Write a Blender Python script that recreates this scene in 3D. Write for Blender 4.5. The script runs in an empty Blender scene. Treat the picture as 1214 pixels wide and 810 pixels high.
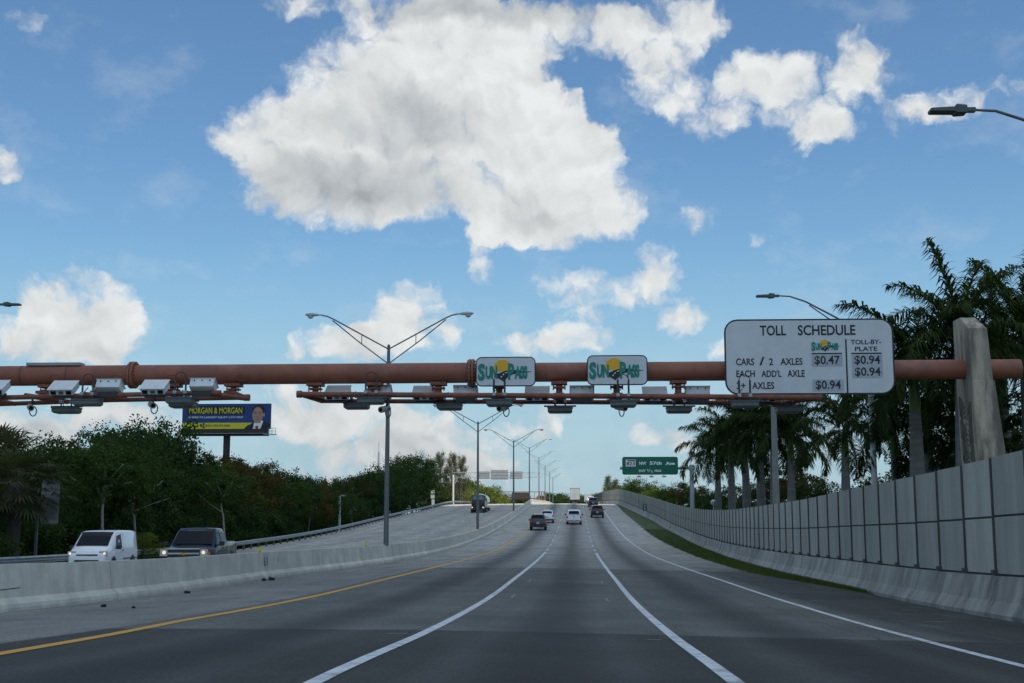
import bpy, bmesh, math, random
import numpy as np
from mathutils import Vector, Matrix
R = math.radians; PI = math.pi
SC = bpy.context.scene; COL = SC.collection
random.seed(7)

# ------------------------------------------------------------------ camera
ZC = 2.9                     # height of the lens above the flat land beside the motorway
FPX, YH, XV = 1500.0, 617.0, 683.0
PHI = math.atan((YH-405)/FPX)
TH = math.atan((XV-607)*math.cos(PHI)/FPX)
cF = np.array([-math.sin(TH)*math.cos(PHI), math.cos(TH)*math.cos(PHI), math.sin(PHI)])
cR = np.array([math.cos(TH), math.sin(TH), 0.0]); cU = np.cross(cR, cF)
cd = bpy.data.cameras.new('camera'); cam = bpy.data.objects.new('camera', cd); COL.objects.link(cam)
cd.sensor_width = 36; cd.lens = 36*FPX/1214; cd.clip_end = 9000; cd.clip_start = 0.1
cam.location = (0, 0, ZC); cam.rotation_euler = (PI/2+PHI, 0, TH); SC.camera = cam

def at(px, py, Y):
    """world point seen at photo pixel (px,py) at distance Y down the road"""
    d = cF*FPX + cR*(px-607) + cU*(405-py)
    p = d*(Y/d[1]); return Vector((p[0], p[1], p[2]+ZC))

# ------------------------------------------------------------------ sun, sky, exposure
SUN_EL, SUN_AZ = R(62), R(160)           # azimuth from +Y clockwise
SUNV = Vector((math.sin(SUN_AZ)*math.cos(SUN_EL), math.cos(SUN_AZ)*math.cos(SUN_EL), math.sin(SUN_EL)))
ld = bpy.data.lights.new('sun', 'SUN'); ld.energy = 4.6; ld.angle = R(0.53); ld.color = (1.0, 0.95, 0.88)
sun = bpy.data.objects.new('sun', ld); COL.objects.link(sun); sun.location = (0, 0, 900)
sun.rotation_euler = (-SUNV).to_track_quat('-Z', 'Y').to_euler()
SC.view_settings.view_transform = 'Standard'; SC.view_settings.look = 'None'
SC.view_settings.exposure = 0.08; SC.view_settings.gamma = 1.0; SC.view_settings.use_curve_mapping = False
SC.cycles.use_denoising = True; SC.cycles.max_bounces = 6; SC.cycles.transparent_max_bounces = 8
SKY_STR = 0.12; CLOUD_L = 6.4

def nd(nt, t, **kw):
    n = nt.nodes.new(t)
    for k, v in kw.items(): setattr(n, k, v)
    return n
def con(nt, s, i):
    if isinstance(s, (int, float, tuple, list)): i.default_value = s
    else: nt.links.new(s, i)
def mth(nt, op, a, b=None, c=None, clamp=False):
    n = nd(nt, 'ShaderNodeMath', operation=op); n.use_clamp = clamp
    con(nt, a, n.inputs[0])
    if b is not None: con(nt, b, n.inputs[1])
    if c is not None: con(nt, c, n.inputs[2])
    return n.outputs[0]
def vmt(nt, op, a, b=None, c=None, out=0):
    n = nd(nt, 'ShaderNodeVectorMath', operation=op); con(nt, a, n.inputs[0])
    if b is not None: con(nt, b, n.inputs[1])
    if c is not None: con(nt, c, n.inputs[2])
    return n.outputs[out]
def noise(nt, vec, scale, detail=4, rough=0.55, lac=2.0, dist=0.0, dim='3D'):
    n = nd(nt, 'ShaderNodeTexNoise', noise_dimensions=dim)
    if vec is not None: nt.links.new(vec, n.inputs['Vector'])
    n.inputs['Scale'].default_value = scale; n.inputs['Detail'].default_value = detail
    n.inputs['Roughness'].default_value = rough; n.inputs['Lacunarity'].default_value = lac
    n.inputs['Distortion'].default_value = dist
    return n
def sstep(nt, v, a, b, lo=0.0, hi=1.0):
    n = nd(nt, 'ShaderNodeMapRange', interpolation_type='SMOOTHSTEP'); con(nt, v, n.inputs[0])
    for i, x in zip((1, 2, 3, 4), (a, b, lo, hi)): n.inputs[i].default_value = x
    return n.outputs[0]
def mixc(nt, f, a, b, mode='MIX'):
    n = nd(nt, 'ShaderNodeMix', data_type='RGBA', blend_type=mode)
    con(nt, f, n.inputs[0]); 
    for s, i in ((a, 6), (b, 7)):
        if isinstance(s, (tuple, list)) and len(s) == 3: s = (*s, 1)
        con(nt, s, n.inputs[i])
    return n.outputs[2]

W = bpy.data.worlds.new('World'); SC.world = W; W.use_nodes = True
def build_sky():
    nt = W.node_tree; nt.nodes.clear()
    out = nd(nt, 'ShaderNodeOutputWorld'); bg = nd(nt, 'ShaderNodeBackground'); bg.inputs[1].default_value = SKY_STR
    sky = nd(nt, 'ShaderNodeTexSky', sky_type='NISHITA', sun_disc=False, sun_elevation=SUN_EL, sun_rotation=SUN_AZ,
             altitude=0, air_density=1.0, dust_density=0.7, ozone_density=2.0)
    tc = nd(nt, 'ShaderNodeTexCoord'); dirv = tc.outputs['Generated']
    sep = nd(nt, 'ShaderNodeSeparateXYZ'); nt.links.new(dirv, sep.inputs[0])
    az = mth(nt, 'ARCTAN2', sep.outputs[0], sep.outputs[1]); el = mth(nt, 'ARCSINE', sep.outputs[2])
    cb = nd(nt, 'ShaderNodeCombineXYZ'); nt.links.new(az, cb.inputs[0]); nt.links.new(el, cb.inputs[1])
    P0 = cb.outputs[0]
    # turbulence displaces the cloud outlines
    w1 = noise(nt, P0, 9, 3, 0.6, dim='2D'); w2 = noise(nt, P0, 34, 4, 0.65, dim='2D')
    wv = vmt(nt, 'ADD', vmt(nt, 'MULTIPLY', vmt(nt, 'SUBTRACT', w1.outputs[1], (.5, .5, .5)), (0.05, 0.04, 0)),
             vmt(nt, 'MULTIPLY', vmt(nt, 'SUBTRACT', w2.outputs[1], (.5, .5, .5)), (0.022, 0.02, 0)))
    P = vmt(nt, 'ADD', P0, wv)
    blobs = [  # photo position and radii of each cloud lobe, thickness
        (432,112,108,86,1.1),(552,94,118,100,1.2),(640,138,88,88,1.15),(322,170,80,54,1.05),(390,224,118,48,1.3),(500,205,120,58,1.1),
        (672,182,84,62,1.0),(652,252,122,50,1.3),(515,10,200,42,.7),(590,30,70,36,.4),(345,8,60,22,.4),(566,280,32,44,.75),(600,262,50,34,.6),
        (700,28,70,34,.62),(770,35,80,50,.8),(835,25,44,44,.7),(775,92,56,46,.75),(840,132,70,48,.75),(905,85,60,38,.55),(950,118,62,60,.7),(965,158,40,28,.5),(672,84,36,18,-.75),(716,112,26,26,-.85),(752,168,26,30,-.7),(1030,82,56,58,.8),(1075,140,60,18,.42),(985,170,60,20,.45),(903,85,60,38,.42),
        (770,315,38,42,.95),(790,374,46,32,.78),(700,346,80,36,.78),(566,328,36,22,.66),(828,255,38,20,.5),(925,280,40,14,.3),
        (85,352,76,48,.9),(55,400,110,46,1.0),(126,395,50,44,.7),(12,182,40,32,.6),(15,22,44,30,.5),(1138,122,80,24,.68),(560,0,60,10,.3),
        (484,398,64,40,.95),(405,412,96,34,.95),(625,408,70,22,.66),(690,402,50,36,.75),(488,355,38,30,.68),(860,415,32,32,.55),
        (345,492,84,42,.85),(445,505,125,46,.9),(550,532,125,36,.75),(420,565,260,40,.7),(80,500,110,34,.6),(10,520,70,40,.6),
        (190,492,90,36,.7),(648,500,52,30,.75),(780,520,60,34,.75),(700,562,200,22,.22),(150,330,60,16,.26),(470,300,30,10,.15)]
    def field(p, bl):
        acc = None
        for (x, y, rx, ry, s) in bl:
            d = cF*FPX + cR*(x-607) + cU*(405-y); d = d/np.linalg.norm(d)
            c = (math.atan2(d[0], d[1]), math.asin(d[2]), 0)
            k = 1/math.cos(c[1])
            q = vmt(nt, 'MULTIPLY', vmt(nt, 'SUBTRACT', p, c), (FPX/rx/k*.97, FPX/ry*.97, 0))
            v = mth(nt, 'MULTIPLY_ADD', vmt(nt, 'DOT_PRODUCT', q, q, out=1), -abs(s), abs(s), clamp=True)
            if s < 0: v = mth(nt, 'MULTIPLY', v, -1)
            acc = v if acc is None else mth(nt, 'ADD', acc, v)
        return acc
    S = field(P, blobs)
    # the sky outside the photographed part keeps the same broken cloud
    far = mth(nt, 'MAXIMUM', sstep(nt, mth(nt, 'ABSOLUTE', mth(nt, 'ADD', az, TH)), .40, .52), sstep(nt, el, .42, .52))
    gn = noise(nt, vmt(nt, 'MULTIPLY', dirv, (1, 1, 1.8)), 3.2, 4, .55)
    gen = mth(nt, 'MULTIPLY', mth(nt, 'MULTIPLY', sstep(nt, gn.outputs[0], .44, .62), far), .9)
    S = mth(nt, 'ADD', S, gen)
    fb = noise(nt, P0, 24, 6, .56, dim='2D').outputs[0]
    so = noise(nt, P, 17, 3, .5, dim='2D').outputs[0]
    so2 = noise(nt, vmt(nt, 'ADD', P, (0.003, 0.010, 0)), 17, 3, .5, dim='2D').outputs[0]
    fine = noise(nt, vmt(nt, 'MULTIPLY', P, (1, 1.25, 1)), 90, 5, .6, dim='2D').outputs[0]
    wis = noise(nt, vmt(nt, 'MULTIPLY', P0, (1, 1.7, 1)), 13, 6, .6, dim='2D').outputs[0]
    dens = mth(nt, 'ADD', S, mth(nt, 'MULTIPLY', mth(nt, 'SUBTRACT', fb, .5), .8))
    vor = nd(nt, 'ShaderNodeTexVoronoi', voronoi_dimensions='2D', feature='SMOOTH_F1'); nt.links.new(P, vor.inputs['Vector'])
    vor.inputs['Scale'].default_value = 34; vor.inputs['Detail'].default_value = 3; vor.inputs['Roughness'].default_value = .55; vor.inputs['Smoothness'].default_value = .7
    bil = mth(nt, 'SUBTRACT', .42, vor.outputs['Distance'])
    dens = mth(nt, 'ADD', dens, mth(nt, 'MULTIPLY', bil, .55))
    dens = mth(nt, 'ADD', dens, mth(nt, 'MULTIPLY', mth(nt, 'SUBTRACT', fine, .5), .24))
    gate = sstep(nt, S, .0, .25)
    alpha = mth(nt, 'MULTIPLY', sstep(nt, dens, .06, .76), gate)
    thin = mth(nt, 'MULTIPLY', sstep(nt, wis, .50, .80), .16)
    veil = sstep(nt, el, .22, .0, 0.0, .34)          # milky air towards the horizon
    alpha = mth(nt, 'MAXIMUM', alpha, mth(nt, 'ADD', thin, veil))
    alpha = mth(nt, 'MULTIPLY', alpha, sstep(nt, el, -.03, .0))
    # self shading painted in: grey lobes placed by hand on the clouds
    big = [(385,222,170,42,1.0),(470,150,135,62,.75),(600,240,110,34,.4),(585,14,210,26,.9),(770,62,90,40,.35),(820,150,70,20,.3),(60,412,110,34,.5),(430,425,110,18,.4),
           (100,515,130,26,.5),(400,530,130,26,.5),(530,560,130,20,.5),(650,258,90,26,.35),(960,160,60,22,.3)]
    Sup = field(P, big)
    sh = mth(nt, 'ADD', mth(nt, 'ADD', Sup, mth(nt, 'MULTIPLY', gen, .5)), mth(nt, 'MULTIPLY', mth(nt, 'SUBTRACT', so2, .5), .35))
    shade = sstep(nt, sh, .0, 1.25)
    relief = mth(nt, 'ADD', mth(nt, 'MULTIPLY', mth(nt, 'SUBTRACT', so, so2), .6), mth(nt, 'MULTIPLY', bil, .09))
    relief = mth(nt, 'ADD', relief, mth(nt, 'MULTIPLY', mth(nt, 'SUBTRACT', fine, .5), .06))
    lit = mth(nt, 'ADD', mth(nt, 'SUBTRACT', 1.0, mth(nt, 'MULTIPLY', shade, .40)), relief)
    lit = mth(nt, 'MULTIPLY', lit, sstep(nt, el, .0, .14, .80, 1.0))
    sd = vmt(nt, 'DOT_PRODUCT', dirv, tuple(SUNV), out=1)                       # cloud near the sun is far brighter
    lit = mth(nt, 'MAXIMUM', mth(nt, 'MINIMUM', lit, 1.05), .5)
    lit = mth(nt, 'MULTIPLY', lit, mth(nt, 'MULTIPLY_ADD', mth(nt, 'POWER', mth(nt, 'MAXIMUM', sd, 0), 2), 1.6, 1))
    cc = mixc(nt, sstep(nt, lit, .4, 1.0), (.90, .98, 1.04), (.96, .995, 1.0))
    ccol = vmt(nt, 'MULTIPLY', cc, mth(nt, 'MULTIPLY', lit, CLOUD_L))
    skyc = mixc(nt, sstep(nt, el, .30, -.02, 0, .9), sky.outputs[0], (3.1, 4.4, 5.0))
    res = mixc(nt, alpha, vmt(nt, 'MULTIPLY', skyc, (.69, .92, 1.02)), ccol)
    nt.links.new(res, bg.inputs[0]); nt.links.new(bg.outputs[0], out.inputs[0])
build_sky()

# ------------------------------------------------------------------ materials
MATS = {}
def mat(name, col, rough=.6, metal=0.0, var=0.18, scale=3.0, bump=0.0, stretch=(1, 1, 1), spec=.4, coat=0.0, emit=None, es=0.0, dirt=None, det=5, streak=None, cell=None):
    if name in MATS: return MATS[name]
    m = bpy.data.materials.new(name); m.use_nodes = True; nt = m.node_tree; b = nt.nodes['Principled BSDF']
    tc = nd(nt, 'ShaderNodeTexCoord'); v = vmt(nt, 'MULTIPLY', tc.outputs['Object'], stretch)
    n = noise(nt, v, scale, det, .6)
    c0 = tuple(x*(1-var) for x in col); c1 = tuple(min(1, x*(1+var)) for x in col)
    c = mixc(nt, sstep(nt, n.outputs[0], .3, .7), c0, c1)
    if dirt:
        n2 = noise(nt, v, scale*.37, 6, .65)
        c = mixc(nt, sstep(nt, n2.outputs[0], .5, .72, 0, dirt[3]), c, dirt[:3])
    if streak:
        n4 = noise(nt, vmt(nt, 'MULTIPLY', tc.outputs['Object'], streak[5]), streak[4], 5, .6)
        c = mixc(nt, sstep(nt, n4.outputs[0], .42, .62, 0, streak[3]), c, streak[:3])
    if cell:
        sx_ = nd(nt, 'ShaderNodeSeparateXYZ'); nt.links.new(tc.outputs['Object'], sx_.inputs[0]); wn = nd(nt, 'ShaderNodeTexWhiteNoise', noise_dimensions='1D')
        nt.links.new(mth(nt, 'ADD', mth(nt, 'FLOOR', mth(nt, 'DIVIDE', mth(nt, 'SUBTRACT', sx_.outputs[1], cell[0]), cell[1])), .5), wn.inputs['W'])
        k = mth(nt, 'MULTIPLY_ADD', wn.outputs['Value'], cell[2], 1-cell[2]*.5); c = vmt(nt, 'MULTIPLY', c, k)
    nt.links.new(c, b.inputs['Base Color'])
    nr = mth(nt, 'MULTIPLY_ADD', n.outputs[0], .16, rough-.08, clamp=True); nt.links.new(nr, b.inputs['Roughness'])
    b.inputs['Metallic'].default_value = metal; b.inputs['Specular IOR Level'].default_value = spec
    b.inputs['Coat Weight'].default_value = coat
    if bump:
        bn = nd(nt, 'ShaderNodeBump'); bn.inputs['Strength'].default_value = bump; bn.inputs['Distance'].default_value = .02
        n3 = noise(nt, v, scale*4, 5, .6); nt.links.new(n3.outputs[0], bn.inputs['Height']); nt.links.new(bn.outputs[0], b.inputs['Normal'])
    if emit: b.inputs['Emission Color'].default_value = (*emit, 1); b.inputs['Emission Strength'].default_value = es
    MATS[name] = m; return m

def road_material():
    m = bpy.data.materials.new('worn pavement'); m.use_nodes = True; nt = m.node_tree; b = nt.nodes['Principled BSDF']
    tc = nd(nt, 'ShaderNodeTexCoord'); o = tc.outputs['Object']; sp = nd(nt, 'ShaderNodeSeparateXYZ'); nt.links.new(o, sp.inputs[0])
    X, Y = sp.outputs[0], sp.outputs[1]
    n1 = noise(nt, o, .35, 5, .6).outputs[0]; n2 = noise(nt, vmt(nt, 'MULTIPLY', o, (1, .12, 1)), 1.6, 5, .6).outputs[0]
    sp_ = noise(nt, o, 30, 3, .8).outputs[0]
    wob = mth(nt, 'MULTIPLY', mth(nt, 'SUBTRACT', n1, .5), .35)
    Yw = mth(nt, 'ADD', Y, wob)
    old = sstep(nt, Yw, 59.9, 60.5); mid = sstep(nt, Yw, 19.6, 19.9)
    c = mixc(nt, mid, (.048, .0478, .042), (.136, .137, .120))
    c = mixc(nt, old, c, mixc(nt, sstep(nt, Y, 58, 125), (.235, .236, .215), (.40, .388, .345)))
    # left shoulder is old concrete all the way, right shoulder is patched asphalt
    shl = mth(nt, 'MULTIPLY', sstep(nt, mth(nt, 'ADD', X, mth(nt, 'MULTIPLY', wob, .6)), -7.15, -7.35), sstep(nt, mth(nt, 'ADD', Y, mth(nt,'MULTIPLY',X,.35)), 11.0, 11.6))
    opp = sstep(nt, X, -10.9, -11.1)
    c = mixc(nt, opp, c, (.40, .385, .34))
    c = mixc(nt, mth(nt, 'MULTIPLY', mth(nt, 'MULTIPLY', shl, mth(nt, 'SUBTRACT', 1, old)), .85), c, (.22, .215, .20))
    shr = mth(nt, 'MULTIPLY', sstep(nt, X, 5.6, 6.3), mth(nt, 'SUBTRACT', 1, sstep(nt, Y, 50, 75)))
    c = mixc(nt, mth(nt, 'MULTIPLY', shr, mth(nt, 'MULTIPLY', sstep(nt, n2, .22, .5), .85)), c, (.046, .047, .044))
    # oil band along the middle of each lane, polished wheel tracks beside it
    def band(cx, w, k):
        d = mth(nt, 'DIVIDE', mth(nt, 'SUBTRACT', X, cx), w); g = mth(nt, 'EXPONENT', mth(nt, 'MULTIPLY', mth(nt, 'MULTIPLY', d, d), -1))
        return mth(nt, 'MULTIPLY', g, k)
    for cx in (-4.35, -.4, 3.25):
        for sgn in (-.86, .86): c = mixc(nt, band(cx+sgn, .28, .16), c, (.22, .22, .205))
    wv_ = mth(nt, 'MULTIPLY', mth(nt, 'SUBTRACT', noise(nt, vmt(nt, 'MULTIPLY', o, (0, 1, 0)), .8, 5, .65).outputs[0], .5), .35)
    for cx in (-2.46, 1.66, -6.45, 4.6):
        d = mth(nt, 'DIVIDE', mth(nt, 'ADD', mth(nt, 'SUBTRACT', X, cx), wv_), .022); g = mth(nt, 'EXPONENT', mth(nt, 'MULTIPLY', mth(nt, 'MULTIPLY', d, d), -1))
        c = mixc(nt, mth(nt, 'MULTIPLY', g, mth(nt, 'MULTIPLY', sstep(nt, n2, .42, .6), .7)), c, (.02, .02, .021))
    tot = None
    for cx in (-4.35, -.4, 3.25, -14.9, -18.5, -22.1):
        g = mth(nt, 'ADD', band(cx, .70, .55), band(cx+.02, 1.6, .16)); tot = g if tot is None else mth(nt, 'ADD', tot, g)
    tot = mth(nt, 'MULTIPLY', tot, mth(nt, 'MULTIPLY_ADD', n2, .8, .55, clamp=True))
    tot = mth(nt, 'MULTIPLY', tot, mth(nt, 'SUBTRACT', 1, mth(nt, 'MULTIPLY', opp, .75)))
    c = mixc(nt, tot, c, (.022, .022, .023))
    c = mixc(nt, 1.0, c, mixc(nt, sstep(nt, n1, .25, .75), (.78, .78, .79), (1.2, 1.19, 1.17)), 'MULTIPLY')
    c = mixc(nt, 1.0, c, mixc(nt, sstep(nt, n2, .3, .7), (.86, .86, .87), (1.1, 1.1, 1.1)), 'MULTIPLY')
    c = mixc(nt, 1.0, c, mixc(nt, sstep(nt, sp_, .3, .7), (.52, .52, .52), (1.52, 1.52, 1.50)), 'MULTIPLY')
    # transverse tining and tar lines
    tr = noise(nt, vmt(nt, 'MULTIPLY', o, (.05, 1, 1)), 1.5, 4, .7).outputs[0]
    tl = mth(nt, 'MULTIPLY', sstep(nt, tr, .66, .70), mth(nt, 'MULTIPLY', sstep(nt, Y, 33, 37), mth(nt, 'SUBTRACT', 1, sstep(nt, Y, 62, 100))))
    c = mixc(nt, mth(nt, 'MULTIPLY', tl, mth(nt, 'MULTIPLY', sstep(nt, n2, .4, .6), .55)), c, (.05, .05, .055))
    pat = noise(nt, vmt(nt, 'MULTIPLY', o, (1, .5, 1)), .9, 6, .7).outputs[0]
    c = mixc(nt, mth(nt, 'MULTIPLY', sstep(nt, pat, .60, .66), .38), c, (.07, .07, .072))
    nt.links.new(c, b.inputs['Base Color']); b.inputs['Roughness'].default_value = .82; b.inputs['Specular IOR Level'].default_value = .3
    bn = nd(nt, 'ShaderNodeBump'); bn.inputs['Strength'].default_value = .35; bn.inputs['Distance'].default_value = .01
    nt.links.new(noise(nt, o, 60, 3, .7).outputs[0], bn.inputs['Height']); nt.links.new(bn.outputs[0], b.inputs['Normal'])
    return m
def leaf_material(name, c0, c1, trans=.35):
    if name in MATS: return MATS[name]
    m = bpy.data.materials.new(name); m.use_nodes = True; nt = m.node_tree; nt.nodes.remove(nt.nodes['Principled BSDF'])
    tc = nd(nt, 'ShaderNodeTexCoord'); oi = nd(nt, 'ShaderNodeObjectInfo')
    n = noise(nt, tc.outputs['Object'], .8, 3, .6).outputs[0]; n2 = noise(nt, tc.outputs['Object'], 9, 2, .6).outputs[0]
    f = sstep(nt, mth(nt, 'ADD', mth(nt, 'MULTIPLY', n, .6), mth(nt, 'ADD', mth(nt, 'MULTIPLY', n2, .5), mth(nt, 'MULTIPLY', oi.outputs['Random'], .25))), .42, .92)
    c = mixc(nt, f, c0, c1)
    d = nd(nt, 'ShaderNodeBsdfPrincipled'); d.inputs['Roughness'].default_value = .7; d.inputs['Specular IOR Level'].default_value = .08
    t = nd(nt, 'ShaderNodeBsdfTranslucent'); nt.links.new(c, d.inputs['Base Color'])
    nt.links.new(mixc(nt, 1.0, c, (1.15, 1.35, .5), 'MULTIPLY'), t.inputs[0])
    mx = nd(nt, 'ShaderNodeMixShader'); mx.inputs[0].default_value = trans
    nt.links.new(d.outputs[0], mx.inputs[1]); nt.links.new(t.outputs[0], mx.inputs[2])
    nt.links.new(mx.outputs[0], nt.nodes['Material Output'].inputs[0]); MATS[name] = m; return m

M_road = road_material()
M_line = mat('worn white paint', (.64, .67, .67), .6, var=.16, scale=7, bump=.2, dirt=(.20, .21, .20, .85))
M_yel = mat('worn yellow paint', (.66, .33, .012), .6, var=.12, scale=5, dirt=(.42, .23, .04, .5))
M_barr = mat('barrier concrete', (.60, .575, .49), .8, var=.10, scale=1.6, bump=.25, dirt=(.36, .345, .30, .55), streak=(.33, .32, .285, .28, 1.6, (1, 1, .12)), cell=(-60, 7.6, .16))
M_wbase = mat('stained concrete', (.37, .36, .315), .8, var=.22, scale=1.5, bump=.25, stretch=(1, 1, .35), dirt=(.09, .095, .092, .9), streak=(.14, .14, .13, .42, 1.3, (1, 1, .16)), cell=(-60, 6.9, .22))
M_panel = mat('noise wall panel', (.42, .41, .35), .8, var=.10, scale=.9, bump=.15, stretch=(1, 1, .3), dirt=(.25, .25, .22, .6), streak=(.21, .21, .19, .30, 1.5, (1, 1, .12)), cell=(-12, 2.28, .13))
M_wpost = mat('noise wall post', (.085, .085, .08), .8, var=.15, scale=2)
M_groove = mat('dark joint', (.045, .047, .048), .8)
M_grass = mat('mown grass', (.060, .092, .026), .9, var=.45, scale=1.4, bump=.8, dirt=(.15, .125, .07, .9))
M_land = mat('rough land', (.045, .075, .022), .9, var=.4, scale=.25, bump=.4, dirt=(.085, .085, .04, .7))
M_blade = leaf_material('grass blade', (.05, .085, .020), (.12, .14, .045), .3)
M_galv = mat('galvanised steel', (.36, .38, .38), .45, .55, var=.15, scale=6, dirt=(.2, .2, .2, .4))
M_pole = mat('lamp pole aluminium', (.15, .155, .155), .5, .3, var=.10, scale=4)
M_wpole = mat('pale concrete pole', (.55, .56, .54), .7, var=.1, scale=3, dirt=(.33, .33, .31, .6))
M_dkpole = mat('dark weathered pole', (.12, .12, .115), .7, var=.2, scale=3)
M_lens = mat('lamp glass', (.55, .57, .55), .25, var=.05)
M_head = mat('lamp housing', (.42, .44, .42), .5, .2, var=.08)
M_led = mat('dark lamp housing', (.085, .10, .105), .45, .3, var=.1)
M_black = mat('black rubber', (.018, .018, .02), .8, var=.2)
M_dark = mat('dark plastic', (.03, .032, .036), .5, var=.15)
M_glass = mat('tinted window', (.010, .014, .018), .3, var=.05, spec=.12)
M_pipe = mat('red brown painted steel', (.275, .098, .058), .55, var=.14, scale=1.4, stretch=(.5, 1, 1), dirt=(.38, .21, .16, .75), bump=.08, streak=(.15, .06, .042, .35, 1.6, (1.2, .5, .5)))
M_pipe2 = mat('rusty brown steel', (.22, .075, .045), .6, var=.25, scale=4, dirt=(.10, .045, .03, .7))
M_seam = mat('weld seam', (.08, .03, .02), .7)
M_pyl = mat('weathered concrete', (.42, .35, .26), .85, var=.2, scale=2.4, stretch=(1, 1, .3), bump=.4, dirt=(.08, .08, .07, .95), streak=(.09, .082, .07, .8, 2.2, (1, 1, .16)))
M_relief = mat('carved groove shade', (.13, .115, .09), .9)  # dark colour stands in for shade in the carved grooves
M_wbox = mat('white enamel', (.66, .68, .68), .4, var=.05, scale=4, dirt=(.45, .45, .43, .4))
M_tray = mat('grey antenna cover', (.10, .115, .115), .5, var=.1)
M_rod = mat('dark steel', (.05, .06, .068), .5, .4, var=.15)
M_cable = mat('black cable', (.015, .015, .016), .6)
M_signw = mat('white sign sheeting', (.61, .63, .635), .5, var=.05, scale=1.2, dirt=(.48, .51, .54, .4))
M_signb = mat('black sign paint', (.02, .022, .024), .5, var=.1)
M_grey = mat('grey price plate', (.40, .425, .46), .45, var=.05)
M_alum = mat('aluminium sign back', (.30, .31, .31), .5, .5, var=.12, scale=2)
M_teal = mat('teal sign vinyl', (.012, .22, .18), .5, var=.08)
M_orange = mat('orange sign vinyl', (.80, .42, .02), .5, var=.06)
M_green = mat('green sign sheeting', (.004, .13, .075), .45, var=.08)
M_swhite = mat('white sign letters', (.80, .82, .80), .5, var=.04)
M_bbblue = mat('billboard blue', (.015, .045, .19), .5, var=.12)
M_bbyel = mat('billboard yellow', (.66, .58, .03), .5, var=.05)
M_bbblk = mat('billboard black', (.015, .017, .02), .5)
M_brown = mat('brown steel skirt', (.035, .025, .022), .6, var=.2)
M_skin = mat('printed skin', (.42, .24, .17), .6, var=.12, scale=1.5)
M_hair = mat('printed hair', (.03, .02, .018), .6)
M_redp = mat('printed red', (.45, .03, .03), .6)
M_bark = mat('grey bark', (.15, .135, .115), .9, var=.35, scale=3, stretch=(1, 1, .3), bump=.5)
M_bark2 = mat('dark bark', (.06, .05, .042), .9, var=.35, scale=3, stretch=(1, 1, .3), bump=.5)
M_palmt = mat('palm trunk', (.18, .17, .155), .85, var=.2, scale=2, stretch=(.4, .4, 3), bump=.3, dirt=(.12, .12, .11, .6))
M_cshaft = mat('green crownshaft', (.10, .17, .035), .45, var=.2, scale=2, stretch=(1, 1, .3))
M_rim = mat('alloy wheel', (.38, .39, .40), .35, .8, var=.1)
M_chrome = mat('chrome', (.6, .61, .62), .15, .9, var=.05)
M_hl = mat('lit headlamp', (.8, .75, .65), .2, emit=(1.0, .72, .38), es=.75)
M_hlg = mat('headlamp glass', (.5, .5, .5), .12, var=.05, spec=.9)
M_tl = mat('red tail lamp', (.30, .012, .012), .25, var=.1, emit=(.6, .02, .02), es=.15)
M_amber = mat('amber lens', (.6, .25, .03), .3, var=.1)
M_plate = mat('licence plate', (.55, .57, .55), .5)
M_cloud = mat('cloud vapour', (.9, .9, .9), 1.0, var=.02, scale=.01)

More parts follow.
